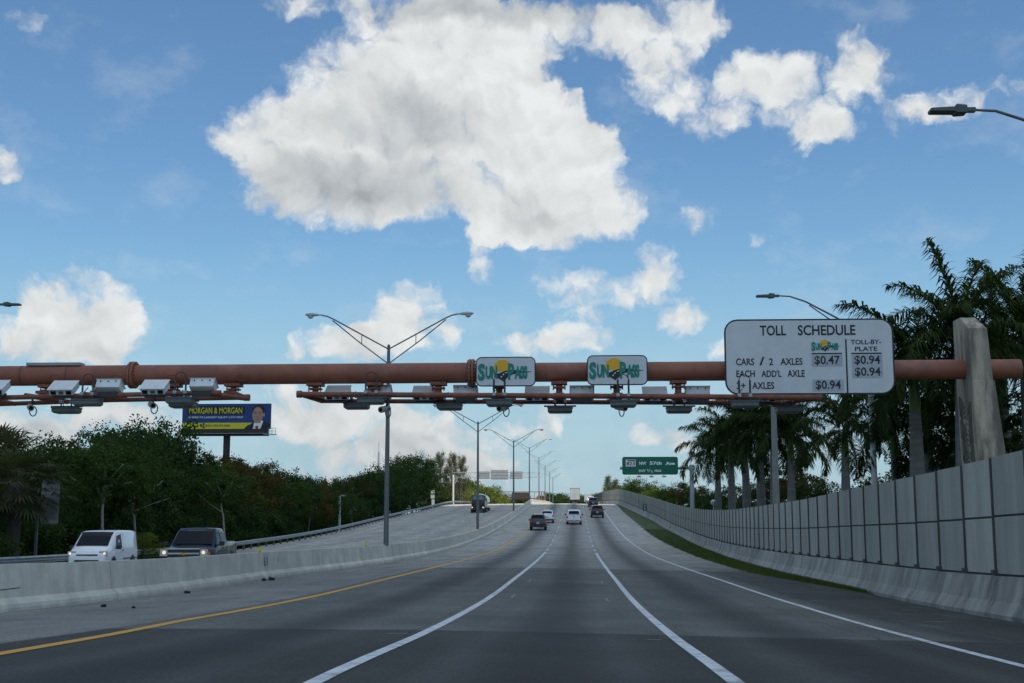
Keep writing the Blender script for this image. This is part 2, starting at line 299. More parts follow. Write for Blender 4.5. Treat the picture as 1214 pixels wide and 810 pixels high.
# ------------------------------------------------------------------ mesh helpers
class MB:
    def __init__(s): s.v = []; s.f = []
    def add(s, vs, fs):
        o = len(s.v); s.v += [tuple(map(float, v)) for v in vs]; s.f += [tuple(i+o for i in f) for f in fs]; return s
    def box(s, c, d, M=None):
        hx, hy, hz = d[0]/2, d[1]/2, d[2]/2
        vs = [Vector((sx*hx, sy*hy, sz*hz)) for sz in (-1, 1) for sy in (-1, 1) for sx in (-1, 1)]
        if M is not None: vs = [M @ v for v in vs]
        vs = [v+Vector(c) for v in vs]
        return s.add(vs, [(0, 2, 3, 1), (4, 5, 7, 6), (0, 1, 5, 4), (2, 6, 7, 3), (0, 4, 6, 2), (1, 3, 7, 5)])
    def tube(s, pts, rad, n=8, caps=True):
        pts = [Vector(p) for p in pts]; rad = rad if isinstance(rad, (list, tuple)) else [rad]*len(pts); rings = []
        up = None
        for i, p in enumerate(pts):
            t = (pts[min(i+1, len(pts)-1)]-pts[max(i-1, 0)]).normalized()
            if up is None:
                a = Vector((0, 0, 1)) if abs(t.z) < .9 else Vector((1, 0, 0)); up = (a-t*a.dot(t)).normalized()
            else: up = (up-t*up.dot(t)).normalized()
            w = t.cross(up); rings.append([p+(up*math.cos(2*PI*k/n)+w*math.sin(2*PI*k/n))*rad[i] for k in range(n)])
        vs = [v for r in rings for v in r]; fs = []
        for i in range(len(pts)-1):
            for k in range(n): fs.append((i*n+k, i*n+(k+1) % n, (i+1)*n+(k+1) % n, (i+1)*n+k))
        if caps: fs.append(tuple(range(n-1, -1, -1))); fs.append(tuple(range((len(pts)-1)*n, len(pts)*n)))
        return s.add(vs, fs)
    def loft(s, secs, caps=True):
        n = len(secs[0]); vs = [v for r in secs for v in r]; fs = []
        for i in range(len(secs)-1):
            for k in range(n): fs.append((i*n+k, i*n+(k+1) % n, (i+1)*n+(k+1) % n, (i+1)*n+k))
        if caps: fs.append(tuple(range(n-1, -1, -1))); fs.append(tuple(range((len(secs)-1)*n, len(secs)*n)))
        return s.add(vs, fs)
    def prism(s, poly, y0, y1):     # poly of (x,z), thickness along y
        n = len(poly); vs = [(x, y0, z) for x, z in poly]+[(x, y1, z) for x, z in poly]
        return s.add(vs, [tuple(range(n)), tuple(range(2*n-1, n-1, -1))]+[(k, k+n, (k+1) % n+n, (k+1) % n) for k in range(n)])
    def build(s, name, m, parent=None, smooth=False, bevel=0):
        me = bpy.data.meshes.new(name); me.from_pydata(s.v, [], s.f); me.update()
        bm = bmesh.new(); bm.from_mesh(me); bmesh.ops.recalc_face_normals(bm, faces=bm.faces)
        if bevel: bmesh.ops.bevel(bm, geom=[e for e in bm.edges if e.is_manifold and e.calc_face_angle(0) > .5], offset=bevel, segments=2, affect='EDGES')
        bm.to_mesh(me); bm.free()
        if m: me.materials.append(m)
        if smooth:
            me.polygons.foreach_set('use_smooth', [True]*len(me.polygons))
            try: me.set_sharp_from_angle(angle=R(40))
            except Exception: pass
        o = bpy.data.objects.new(name, me); COL.objects.link(o)
        if parent: o.parent = parent
        return o
def np_mesh(name, V, Fq, m, parent=None):
    me = bpy.data.meshes.new(name); V = np.asarray(V, np.float32); Fq = np.asarray(Fq, np.int32); k = Fq.shape[1]
    me.vertices.add(len(V)); me.vertices.foreach_set('co', V.ravel()); me.loops.add(Fq.size); me.loops.foreach_set('vertex_index', Fq.ravel())
    me.polygons.add(len(Fq)); me.polygons.foreach_set('loop_start', np.arange(0, Fq.size, k, dtype=np.int32)); me.update(calc_edges=True); me.validate()
    me.materials.append(m); o = bpy.data.objects.new(name, me); COL.objects.link(o)
    if parent: o.parent = parent
    return o
def tag(o, label=None, cat=None, group=None, kind=None):
    if label: o['label'] = label
    if cat: o['category'] = cat
    if group: o['group'] = group
    if kind: o['kind'] = kind
    return o
def empty(name, loc, label, cat, group=None, rz=0):
    o = bpy.data.objects.new(name, None); COL.objects.link(o); o.location = loc; o.rotation_euler = (0, 0, rz); o.empty_display_size = .3
    return tag(o, label, cat, group)
def copy_tree(o, parent=None, **kw):
    c = o.copy(); COL.objects.link(c); c.parent = parent
    for ch in [x for x in o.children]: copy_tree(ch, c)
    return c
def dup(o, loc, rz=0, label=None, scale=None, group=None):
    c = copy_tree(o); c.location = loc; c.rotation_euler = (0, 0, rz)
    if label: c['label'] = label
    if group: c['group'] = group
    if scale: c.scale = (scale,)*3 if isinstance(scale, (int, float)) else scale
    return c
def rrect(x0, x1, z0, z1, r, n=5):
    p = []
    for cx, cz, a0 in ((x1-r, z1-r, 0), (x0+r, z1-r, 90), (x0+r, z0+r, 180), (x1-r, z0+r, 270)):
        for k in range(n+1):
            a = R(a0+90*k/n); p.append((cx+r*math.cos(a), cz+r*math.sin(a)))
    return p
def text_mesh(items, name, m, parent, y=0.0, off=0.0, shear=0):
    if len(items) > 1:
        for it in items: text_mesh([it], name, m, parent, y, off, shear)
        return
    """items: (string,x0,x1,z0,z1[,offset]) fitted into sign coordinates, facing -Y"""
    V = []; Fc = []
    for it in items:
        st, x0, x1, z0, z1 = it[:5]; of = it[5] if len(it) > 5 else off
        cu = bpy.data.curves.new('t', 'FONT'); cu.body = st; cu.resolution_u = 3; cu.offset = of; cu.shear = shear; cu.fill_mode = 'FRONT'
        ob = bpy.data.objects.new('t', cu); COL.objects.link(ob); bpy.context.view_layer.update()
        me = ob.evaluated_get(bpy.context.evaluated_depsgraph_get()).to_mesh()
        vs = np.array([v.co[:] for v in me.vertices]); a, b = vs.min(0), vs.max(0); o0 = len(V)
        for v in vs: V.append((x0+(v[0]-a[0])/(b[0]-a[0])*(x1-x0), y, z0+(v[1]-a[1])/(b[1]-a[1])*(z1-z0)))
        Fc += [tuple(o0+i for i in p.vertices) for p in me.polygons]
        ob.to_mesh_clear(); bpy.data.objects.remove(ob); bpy.data.curves.remove(cu)
    me = bpy.data.meshes.new(name); me.from_pydata(V, [], Fc); me.update(); me.materials.append(m)
    o = bpy.data.objects.new(name, me); COL.objects.link(o); o.parent = parent; return o
def flat(polys, name, m, parent, y):
    me = bpy.data.meshes.new(name); V = []; Fc = []
    for p in polys: Fc.append(tuple(range(len(V), len(V)+len(p)))); V += [(x, y, z) for x, z in p]
    me.from_pydata(V, [], Fc); me.update(); me.materials.append(m); o = bpy.data.objects.new(name, me); COL.objects.link(o)
    if parent: o.parent = parent
    return o

# ------------------------------------------------------------------ road geometry
PY = [-80,-30,0,11,19,31,48,70,93,133,191,222,277,300,335,400,460,520,700,1000,1001,5000]
PZ = [-1.0,-1.1,-1.22,-1.366,-1.64,-1.93,-2.1,-2.25,-2.28,-1.73,.25,1.42,3.6,3.9,4.35,5.12,5.65,5.9,4.5,-2.6,-2.6,-2.6]
def pchip(x, xs, ys):
    xs = np.array(xs, float); ys = np.array(ys, float); h = np.diff(xs); d = np.diff(ys)/h; m = np.zeros(len(xs)); m[0] = d[0]; m[-1] = d[-1]
    m[1:-1] = (d[:-1]*h[1:]+d[1:]*h[:-1])/(h[1:]+h[:-1]); i = int(np.clip(np.searchsorted(xs, x)-1, 0, len(h)-1)); t = (x-xs[i])/h[i]
    return float((2*t**3-3*t*t+1)*ys[i]+(t**3-2*t*t+t)*h[i]*m[i]+(-2*t**3+3*t*t)*ys[i+1]+(t**3-t*t)*h[i]*m[i+1])
STEP = 2.0
ROWS = np.arange(-80, 1000+STEP, STEP); ROWZ = np.array([pchip(y, PY, PZ) for y in ROWS])
def zr(Y): return float(np.interp(Y, ROWS, ROWZ))
def zroad(X, Y): return ZC+zr(Y)-.018*max(0, X+2.2)-.012*max(0, -X-11)
lin = lambda Y, t: float(np.interp(Y, [a for a, b in t], [b for a, b in t]))
BAR = [(-80,-10.9),(24,-11.35),(44,-11.2),(50,-10.95),(60,-10.4),(69,-9.98),(88,-9.6),(129,-9.45),(183,-9.15),(300,-9.0),(1000,-9.0)]
YEL = [(-80,-6.2),(13,-6.3),(22,-6.85),(40,-6.85),(58,-6.7),(100,-6.1),(150,-5.85),(300,-5.8),(1000,-5.8)]
RED = [(-80,5.0),(14,4.95),(19,5.2),(32,5.5),(53,5.45),(88,5.25),(188,5.08),(1000,5.05)]
LYE = [(-80,-14.1),(70,-14.1),(110,-13.3),(139,-13.0),(175,-12.7),(256,-11.8),(1000,-11.7)]
RAIL = [(-80,-23.6),(20,-23.6),(57,-24.2),(71,-25.3),(109,-27.4),(140,-28.2),(212,-28.6),(249,-27.4),(300,-26.2),(1000,-26)]
WALL = [(-80,8.8),(25,9.25),(40,9.45),(60,9.85),(100,11.1),(140,11.8),(190,11.6),(225,10.9),(260,9.6),(300,8.0),(340,6.9),(400,6.6),(1000,6.6)]
GRL = [(39,9.3),(42,9.0),(46,8.75),(58,7.9),(75,8.1),(102,8.45),(158,8.45),(234,8.4),(262,8.5),(285,8.3)]

def sheet(name, m, x0f, x1f, y0, y1, dz, ncol=2, kind='structure', breaks=()):
    ys = [y0]+[y for y in ROWS if y0 < y < y1]+[y1]; V = []; Fc = []; n = None
    for y in ys:
        a, b = x0f(y), x1f(y); xs = sorted(set([a, b]+[a+(b-a)*k/(ncol-1) for k in range(ncol)]+[q for q in breaks if a < q < b]))
        if n is None: n = len(xs)
        V += [(x, y, zroad(x, y)+dz) for x in xs[:n]]
    for i in range(len(ys)-1):
        for k in range(n-1): Fc.append((i*n+k, i*n+k+1, (i+1)*n+k+1, (i+1)*n+k))
    me = bpy.data.meshes.new(name); me.from_pydata(V, [], Fc); me.update(); me.materials.append(m)
    o = bpy.data.objects.new(name, me); COL.objects.link(o)
    if kind: o['kind'] = kind
    return o
# land: one sheet to the horizon, raised under the motorway
def land():
    ys = list(np.arange(-150, 1000, 6))+[1000, 1200, 1600, 2500, 4500]; V = []; Fc = []
    for y in ys:
        yy = min(max(y, -80), 1000); L = lin(yy, RAIL)-1.3; Rr = lin(yy, WALL)+.35
        zl = max(0, zroad(L, yy)-.16); zrt = max(0, zroad(Rr, yy)-.16); top = zroad(-2, yy)-.3
        wl = max(2., 2.2*zl); wr = max(1.5, 1.6*zrt)
        row = [(-3500, -.3), (-500, -.1), (-120, 0), (-70, 0), (L-wl-1, 0.02), (L-wl*.5, zl*.5), (L, zl), (L+1.2, zroad(L+1.2, yy)-.14), (-11, top), (-2, top), (Rr-.6, zrt-.1), (Rr, zrt-.02), (Rr+wr*.5, zrt*.5), (Rr+wr, 0.02), (60, 0), (160, 0), (500, -.1), (3500, -.3)]
        V += [(x, y, z) for x, z in row]
    n = 18
    for i in range(len(ys)-1):
        for k in range(n-1): Fc.append((i*n+k, i*n+k+1, (i+1)*n+k+1, (i+1)*n+k))
    me = bpy.data.meshes.new('ground'); me.from_pydata(V, [], Fc); me.update(); me.materials.append(M_land)
    o = bpy.data.objects.new('ground', me); COL.objects.link(o); o['kind'] = 'structure'
land()
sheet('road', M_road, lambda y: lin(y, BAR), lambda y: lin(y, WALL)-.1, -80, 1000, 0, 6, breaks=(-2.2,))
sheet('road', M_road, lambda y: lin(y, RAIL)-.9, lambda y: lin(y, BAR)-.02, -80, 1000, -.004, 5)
g = sheet('grass_verge', M_grass, lambda y: lin(y, GRL)+.16*math.sin(y*.9)+.12*math.sin(y*1.7), lambda y: lin(y, WALL)-.2, 39.0, 285, .012, 3)
# markings (sheets a few mm above)
def line(name, m, t, y0, y1, w, off=0.0):
    return sheet(name, m, lambda y: lin(y, t)+off-w/2, lambda y: lin(y, t)+off+w/2, y0, y1, .007)
line('edge_line', M_yel, YEL, -60, 900, .21)
line('edge_line', M_line, RED, -60, 900, .15)
line('lane_line', M_line, [(0, -2.235)], -60, 93, .16)
line('lane_line', M_line, [(0, 1.43)], -60, 93, .16)
line('edge_line', M_yel, LYE, -60, 900, .15)
line('edge_line', M_line, RAIL, 60, 900, .15, 2.6)
def dashes(t, off=0.0, y0=98, w=.15):
    mb = MB()
    y = y0
    while y < 640:
        ye = y+3.05; x = lin(y, t)+off; seg = [y]+[q for q in ROWS if y < q < ye]+[ye]
        for a, b in zip(seg[:-1], seg[1:]):
            mb.add([(x-w/2, a, zroad(x-w/2, a)+.007), (x+w/2, a, zroad(x+w/2, a)+.007), (x+w/2, b, zroad(x+w/2, b)+.007), (x-w/2, b, zroad(x-w/2, b)+.007)], [(0, 1, 2, 3)])
        y += 12.2
    o = mb.build('lane_line', M_line); o['kind'] = 'structure'
dashes([(0, -2.235)]); dashes([(0, 1.43)]); dashes(LYE, -3.7, 60); dashes(LYE, -7.4, 60)
# faint survey and detector marks painted across the toll zone
mb = MB()
for (x0, x1, y, w) in [(-1.6,-.5,33.8,.05),(-.35,.7,33.6,.05),(-.1,1.0,44.6,.03),(-1.7,-.9,44.8,.05),(-5.5,-4.9,34.8,.05),(-4.4,-3.9,34.9,.04),(5.7,6.6,27.8,.05),
                       (-2.75,-2.45,18.6,.09),(-2.75,-2.45,27.6,.09),(1.75,2.0,27.2,.09),(1.0,1.2,18.4,.09),(6.9,7.4,26,.10),(7.7,8.1,31,.08)]:
    mb.add([(x0, y, zroad(x0, y)+.006), (x1, y, zroad(x1, y)+.006), (x1, y+w, zroad(x1, y+w)+.006), (x0, y+w, zroad(x0, y+w)+.006)], [(0, 1, 2, 3)])
for (x, y0, y1) in [(-1.65,43.5,46),(.85,43.5,46),(-1.7,33,35),(.75,32.4,34)]:
    mb.add([(x, y0, zroad(x, y0)+.006), (x+.05, y0, zroad(x, y0)+.006), (x+.05, y1, zroad(x, y1)+.006), (x, y1, zroad(x, y1)+.006)], [(0, 1, 2, 3)])
mb.build('pavement_marks', mat('faded white paint', (.24, .25, .25), .8))['kind'] = 'structure'
# grass blades on the verge
def blades():
    rng = np.random.default_rng(3); N = 26000; u = rng.random(N); y = 39.5+120*u**1.6; x0 = np.array([lin(a, GRL) for a in y]); x1 = np.array([lin(a, WALL) for a in y])-.3
    x = x0+(x1-x0)*rng.random(N)+.06*rng.standard_normal(N); z = np.array([zroad(a, b) for a, b in zip(x, y)])+.005
    h = .05+.09*rng.random(N); a = rng.random(N)*PI; w = .012+.012*rng.random(N); dx, dy = np.cos(a)*w, np.sin(a)*w; lx, ly = rng.standard_normal(N)*.03, rng.standard_normal(N)*.03
    V = np.stack([np.stack([x-dx, y-dy, z], 1), np.stack([x+dx, y+dy, z], 1), np.stack([x+lx, y+ly, z+h], 1)], 1).reshape(-1, 3)
    o = np_mesh('grass', V, np.arange(3*N).reshape(-1, 3), M_blade); tag(o, 'short green grass on the verge at the foot of the noise wall', 'grass', kind='stuff')
blades()

# ------------------------------------------------------------------ median barrier
def extrude_path(mb, prof, t, y0, y1, seg=None, gap=.03):
    cuts = [y0]
    if seg:
        y = y0
        while y+seg < y1: y += seg; cuts.append(y)
    cuts.append(y1)
    for a, b in zip(cuts[:-1], cuts[1:]):
        a2, b2 = a+(gap/2 if seg else 0), b-(gap/2 if seg else 0)
        ys = [a2]+[q for q in ROWS if a2+.1 < q < b2-.1]+[b2]; secs = []
        for y in ys:
            cx = lin(y, t); zb = zroad(cx, y); secs.append([(cx+px, y, zb+pz) for px, pz in prof])
        mb.loft(secs)
prof_med = [(-.36,-.25),(-.37,.07),(-.35,.15),(-.29,.21),(-.21,.27),(-.13,.94),(.13,.94),(.21,.27),(.29,.21),(.35,.15),(.37,.07),(.36,-.25)]
prof_core = [(-.3,-.25),(-.12,.30),(-.09,.90),(.09,.90),(.12,.30),(.3,-.25)]
BARC = [(y, x-.36) for y, x in BAR]
b1 = empty('concrete_barrier', (0, 0, 0), 'near median concrete barrier with thick rounded foot, ending at the nearest double arm lamp pole', 'barrier')
mb = MB(); extrude_path(mb, prof_med, BARC, -60, 69.2, 7.6); mb.build('barrier_wall', M_barr, b1)
mb = MB(); extrude_path(mb, prof_core, BARC, -60, 69.0); mb.build('joint_filler', M_groove, b1)
b2 = empty('concrete_barrier', (0, 0, 0), 'far median concrete barrier climbing from the nearest double arm lamp pole to the crest', 'barrier')
BARC2 = [(y, x-.14) for y, x in BARC]
mb = MB(); extrude_path(mb, prof_med, BARC2, 69.6, 560, 6.1); mb.build('barrier_wall', M_barr, b2)
mb = MB(); extrude_path(mb, prof_core, BARC2, 69.8, 560); mb.build('joint_filler', M_groove, b2)
# a scuffed black mark and small scrapes on the traffic face
def face_mark(y, z, w, h, mb=None):
    cx = lin(y, BARC); xx = cx+.13+(.94-z)/(.67)*.08+.006
    mb.add([(xx, y, zroad(cx, y)+z), (xx, y+w, zroad(cx, y)+z), (xx, y+w, zroad(cx, y)+z+h), (xx, y, zroad(cx, y)+z+h)], [(0, 1, 2, 3)])
for a in [(46.0,.50,.07,.3),(46.35,.47,.07,.3),(46.0,.45,.4,.05),(25.0,.42,1.1,.02),(47.8,.52,.05,.2)]:
    mb = MB(); face_mark(*a, mb); mb.build('scuff_mark', M_groove, b1)
for i, (px, py) in enumerate([(318, 654), (445, 648), (507, 641)]):
    Y = [46.0, 64.0, 83][i]; cx = lin(Y, BARC)-(.14 if Y > 69 else 0); zb = zroad(cx, Y)+.94
    r = empty('barrier_reflector', (cx, Y, zb), ['yellow reflector on the median barrier just right of the dark pickup', 'yellow reflector on the median barrier beside the nearest double arm lamp pole', 'yellow reflector on the far median barrier beyond the nearest lamp pole'][i], 'reflector', 'yellow reflectors along the median barrier')
    MB().box((0, 0, .11), (.14, .03, .14)).build('reflector_plate', M_bbyel, r); MB().box((0, .02, .04), (.05, .02, .08)).build('bracket', M_rod, r)
# grit and litter on the left shoulder
k = 0
for (px, py, Y, sz) in [(122, 721, 27.5, .06), (158, 722, 27, .04), (313, 690.5, 44, .09), (321, 690, 44.5, .11), (222, 705, 35, .07)]:
    x = at(px, py, Y).x; bm = bmesh.new(); bmesh.ops.create_icosphere(bm, subdivisions=2, radius=sz)
    for v in bm.verts: v.co *= 1+.3*math.sin(v.co.x*50+k)+.2*random.random(); v.co.z *= .6
    me = bpy.data.meshes.new('debris'); bm.to_mesh(me); bm.free(); me.materials.append(M_black); o = bpy.data.objects.new('debris', me); COL.objects.link(o)
    o.location = (x, Y, zroad(x, Y)+sz*.4); k += 1
    tag(o, 'small dark lump of road debris on the left shoulder near the barrier', 'debris', 'debris on the left shoulder')

# ------------------------------------------------------------------ noise wall on the right
nw = empty('noise_wall', (0, 0, 0), 'tall grey panelled noise wall on a concrete base along the right shoulder', 'wall')
prof_wb = [(-.42,-.3),(-.42,.10),(-.24,.36),(-.10,.88),(.30,.88),(.30,-.3)]
mb = MB(); extrude_path(mb, prof_wb, WALL, -60, 420, 6.9, .025); mb.build('concrete_base', M_wbase, nw)
mb = MB(); extrude_path(mb, [(-.30,-.3),(0,.3),(.0,.84),(.26,.84),(.26,-.3)], WALL, -60, 420); mb.build('joint_filler', M_groove, nw)
PSP = 2.28; posts = []; y = -12.0
while y < 420: posts.append(y); y += PSP
lo, up_ = MB(), MB()
def wk(y): return 1+.075*max(0, min(1, (54-y)/29))
def wpan(mbx, a, b, z0, z1):
    xa, xb = lin(a, WALL), lin(b, WALL); za, zb = zroad(xa, a), zroad(xb, b); 
    secs = []
    for (x, yv, z) in ((xa, a, za), (xb, b, zb)): k0 = z0*wk(a) if z0 > 1 else z0; k1 = z1*wk(a); secs.append([(x+.02, yv, z+k0), (x+.02, yv, z+k1), (x+.14, yv, z+k1), (x+.14, yv, z+k0)])
    mbx.loft(secs)
def hs(y): return 3.28+.03*math.sin(y*.9)
for a, b in zip(posts[:-1], posts[1:]):
    wpan(lo, a+.03, b-.03, .93, 2.02); wpan(up_, a+.03, b-.03, 2.065, 3.27)
lo.build('lower_panels', M_panel, nw); up_.build('upper_panels', M_panel, nw)
mb = MB(); extrude_path(mb, [(.045, .85), (.045, 3.2), (.115, 3.2), (.115, .85)], WALL, -12, 419); mb.build('backing_sheet', M_groove, nw)
pts_sorted = sorted([p for p in posts if p > 18], key=lambda q: q)
def postmb(mbx, y):
    x = lin(y, WALL); z = zroad(x, y); h = 3.28*wk(y)-.88; mbx.box((x+.05, y, z+.88+h/2), (.15, .05, h)); mbx.box((x-.02, y, z+.95), (.14, .16, .12))
first = pts_sorted[:98]; rest = [p for p in posts if p not in first]
for p in first:
    mb = MB(); postmb(mb, p); mb.build('post', M_wpost, nw)
mb = MB(); [postmb(mb, p) for p in rest]; mb.build('post', M_wpost, nw)['kind'] = 'stuff'
ms = empty('mile_marker', (lin(205, WALL)-.35, 205, zroad(11, 205)+1.0), 'small green marker plate mounted on the far part of the noise wall', 'sign')
MB().prism(rrect(-.32, .32, 0, 1.0, .06), -.01, .01).build('plate', M_green, ms); MB().box((0, .1, .5), (.06, .2, .7)).build('bracket', M_galv, ms)
text_mesh([('2', -.16, .16, .58, .88), ('4', -.16, .16, .15, .45)], 'lettering', M_swhite, ms, -.015)

# ------------------------------------------------------------------ guardrail on the left
gr = empty('guardrail', (0, 0, 0), 'long galvanised steel guardrail along the far edge of the opposite carriageway', 'guardrail')
mb = MB(); extrude_path(mb, [(.08,.45),(.03,.50),(.10,.56),(.03,.62),(.10,.69),(.05,.76),(.0,.76),(.0,.45)], RAIL, 18, 330); mb.build('beam', M_galv, gr)
y = 20.0
while y < 320:
    x = lin(y, RAIL); z = zroad(x, y); MB().box((x-.10, y, z+.22), (.14, .15, 1.0)).build('post', M_dkpole, gr, bevel=0); y += 3.1

# ------------------------------------------------------------------ street lamps
def cobra(mb_h, mb_l, p, d):           # p = tip of arm, d = direction unit (x)
    secs = []
    for t, w, h, zo in ((-.05, .05, .05, 0), (.12, .07, .06, 0), (.3, .15, .10, .0), (.55, .19, .13, .0), (.8, .14, .10, .01), (.9, .04, .04, .02)):
        c = Vector(p)+Vector((d*t, 0, zo)); secs.append([c+Vector((0, w*math.cos(a), h*math.sin(a)*(1 if math.sin(a) > 0 else .5))) for a in [2*PI*k/10 for k in range(10)]])
    mb_h.loft(secs)
    secs = []
    for zz, r in ((-.03, .16), (-.10, .15), (-.17, .10), (-.20, .03)):
        c = Vector(p)+Vector((d*.60, 0, zz)); secs.append([c+Vector((r*math.cos(a)*1.1, r*math.sin(a), 0)) for a in [2*PI*k/10 for k in range(10)]])
    mb_l.loft(secs)
LG = 'double arm lamps along the median'
def median_lamp(loc, label):
    H = 10.85; e = empty('street_lamp', loc, label, 'street lamp', LG)
    MB().tube([(0, 0, -.02), (0, 0, H*.5), (0, 0, H)], [.14, .12, .085], 12).build('pole', M_pole, e, True)
    for s in (-1, 1):
        a = MB(); up = [(s*.05, 0, H-.15), (s*1.7, 0, H+.75), (s*3.1, 0, H+1.52), (s*3.45, 0, H+1.68), (s*3.78, 0, H+1.75)]
        a.tube(up, .038, 8); a.tube([(s*.06, 0, H-.95), (s*1.7, 0, H+.27), (s*3.15, 0, H+1.45)], .032, 8); a.tube([(s*1.5, 0, H+.63), (s*1.5, 0, H+.14)], .022, 6)
        ar = a.build('arm', M_pole, e, True); h, l = MB(), MB(); cobra(h, l, (s*3.78, 0, H+1.75), s)
        hd = h.build('lamp_head', M_head, e, True); l.build('lens', M_lens, hd, True)
    MB().tube([(0, 0, H-.02), (0, 0, H+.08)], [.095, .06], 12).build('pole_cap', M_pole, e)
    return e
ords = ['nearest double arm lamp on the median, its arms spread just above the red pipe', 'second double arm median lamp from the camera', 'third double arm median lamp from the camera', 'fourth double arm median lamp from the camera, standing at the crest',
        'fifth double arm median lamp from the camera, just beyond the crest', 'sixth double arm median lamp from the camera, beyond the crest', 'seventh double arm median lamp from the camera, beyond the crest', 'farthest double arm median lamp, smallest of the row']
lamp0 = None
for i, Y in enumerate([68.6, 129, 197, 262, 328, 394, 460, 526]):
    x = lin(Y, BARC)+(.12 if Y < 69 else -.14); loc = (x, Y, zroad(x, Y)+.9-.0)
    if i == 0: lamp0 = median_lamp(loc, ords[0])
    else: dup(lamp0, loc, 0, ords[i])
def led_lamp(loc, s, label, H, arm, group='single arm lamps at the road edge', mp=None):
    mp = mp or M_wpole
    e = empty('street_lamp', loc, label, 'street lamp', group)
    MB().tube([(0, 0, -.2), (0, 0, H-2)], [.17, .11], 12).build('pole', mp, e, True)
    a = MB(); zt = H
    a.tube([(0, 0, H-2.2), (s*.2, 0, H-1.9), (s*arm*.35, 0, H-1.05), (s*arm*.7, 0, H-.28), (s*arm*.88, 0, H-.03), (s*arm, 0, H)], [.06, .05, .045, .04, .035, .032], 8)
    a.tube([(s*.05, 0, H-2.5), (s*arm*.35, 0, H-1.35), (s*arm*.66, 0, H-.45)], .03, 8); a.build('arm', M_pole, e, True)
    h = MB(); h.box((s*(arm+.12), 0, .0+H), (.26, .14, .11)); hd = h.build('lamp_head', M_led, e, bevel=.015)
    g_ = MB(); secs = []
    for t, w, h0, h1 in ((.22, .16, -.09, .10), (.45, .19, -.10, .12), (.5, .17, -.06, .06), (1.02, .17, -.05, .035), (1.05, .15, -.03, .02)):
        x = s*(arm+t); secs.append([(x, -w, H+h0), (x, w, H+h0), (x, w, H+h1*.6), (x, w*.7, H+h1), (x, -w*.7, H+h1), (x, -w, H+h1*.6)])
    g_.loft(secs); g_.build('heat_sink', M_led, hd)
    return e
def led_at(px, py, Y, s, arm, lab):
    tip = at(px, py, Y); zg = 0.0; led_lamp((tip.x-s*(arm+.6), Y, 0), s, lab, tip.z, arm)
led_at(1125, 131, 29, -1, 3.9, 'dark flat lamp head on a curved arm entering the frame at the upper right')
led_at(908, 351, 58, -1, 4.0, 'single arm lamp rising behind the large white toll sign')
led_at(14, 361, 62, 1, 3.4, 'dark lamp head on an arm entering the frame from the left edge')
p = at(917, 481, 70); M_up = mat('grey concrete pole', (.24, .24, .225), .8, var=.12, scale=3)
e = empty('utility_pole', (p.x, 70, 0), 'plain square concrete pole in front of the palm cluster', 'pole')
MB().loft([[(sx*w, sy*w, z) for sx, sy in ((-1,-1),(1,-1),(1,1),(-1,1))] for z, w in ((-.2, .19), (p.z, .13))]).build('shaft', M_up, e)
MB().box((0, 0, p.z+.06), (.42, .3, .12)).box((.5, 0, p.z-.05), (.7, .05, .05)).build('cap', M_wpole, e)
p = at(403, 588, 168); e = empty('light_post', (p.x, 168, 0), 'short pale post with a small side lamp behind the guardrail', 'pole')
MB().tube([(0, 0, 0), (0, 0, p.z)], [.2, .13], 8).build('shaft', M_wpole, e, True); MB().tube([(0, 0, p.z), (.35, 0, p.z+.12)], .05, 6).box((.55, 0, p.z+.05), (.5, .3, .2)).build('lamp', M_head, e)
p = at(513, 581, 268); e = empty('roadside_cabinet', (p.x, 268, p.z-3.6), 'narrow grey cabinet pole with stacked boxes at the guardrail near the crest', 'cabinet')
MB().tube([(0, 0, -2), (0, 0, 3.2)], .12, 8).build('shaft', M_galv, e); MB().box((0, 0, 3.2), (.8, .5, .7)).box((0, 0, 2.2), (.8, .5, .8)).box((.1, 0, .9), (.6, .4, 1.4)).build('boxes', M_head, e, bevel=.02)

# ------------------------------------------------------------------ toll gantry
GY = 41.0
G = empty('toll_gantry', (0, GY, 0), 'red brown pipe gantry spanning the whole motorway', 'gantry')
def G_(mbx, name, m, smooth=False, bevel=0, par=None):
    o = mbx.build(name, m, par or G, smooth, bevel)
    if par is None: o.matrix_parent_inverse = Matrix.Translation((0, -GY, 0))
    return o
pl = at(0, 446, GY); pm = at(559, 443.5, GY); pr = at(1060, 438.6, GY)
sl = (pr.z-pl.z)/(pr.x-pl.x); pipez = lambda x: pl.z+(x-pl.x)*sl
XL, XR_ = -33.0, at(1209, 438, GY).x
G_(MB().tube([(XL, GY, pipez(XL)), (pm.x, GY, pipez(pm.x))], .335, 32), 'main_pipe', M_pipe, True)
G_(MB().tube([(pm.x, GY, pipez(pm.x)), (XR_, GY, pipez(XR_))], .315, 32), 'main_pipe', M_pipe, True)
for px in (158, 559):
    x = at(px, 444, GY).x; mb = MB().tube([(x-.09, GY, pipez(x)), (x-.012, GY, pipez(x))], .45, 28).tube([(x+.012, GY, pipez(x)), (x+.09, GY, pipez(x))], .45, 28)
    for k in range(20):
        a = 2*PI*k/20; mb.tube([(x-.13, GY+.395*math.cos(a), pipez(x)+.395*math.sin(a)), (x+.13, GY+.395*math.cos(a), pipez(x)+.395*math.sin(a))], .022, 6)
    G_(mb, 'flange', M_pipe)
for px in (28, 82):
    x = at(px, 444, GY).x; G_(MB().tube([(x-.012, GY, pipez(x)), (x+.012, GY, pipez(x))], .3385, 32), 'weld_seam', M_seam, True)
x0 = at(34, 432, GY-.0); x1 = at(98, 432, GY)
G_(MB().box(((x0.x+x1.x)/2, GY, pipez(x0.x)+.37), (x1.x-x0.x, .42, .10)), 'cable_tray', M_alum, bevel=.01)
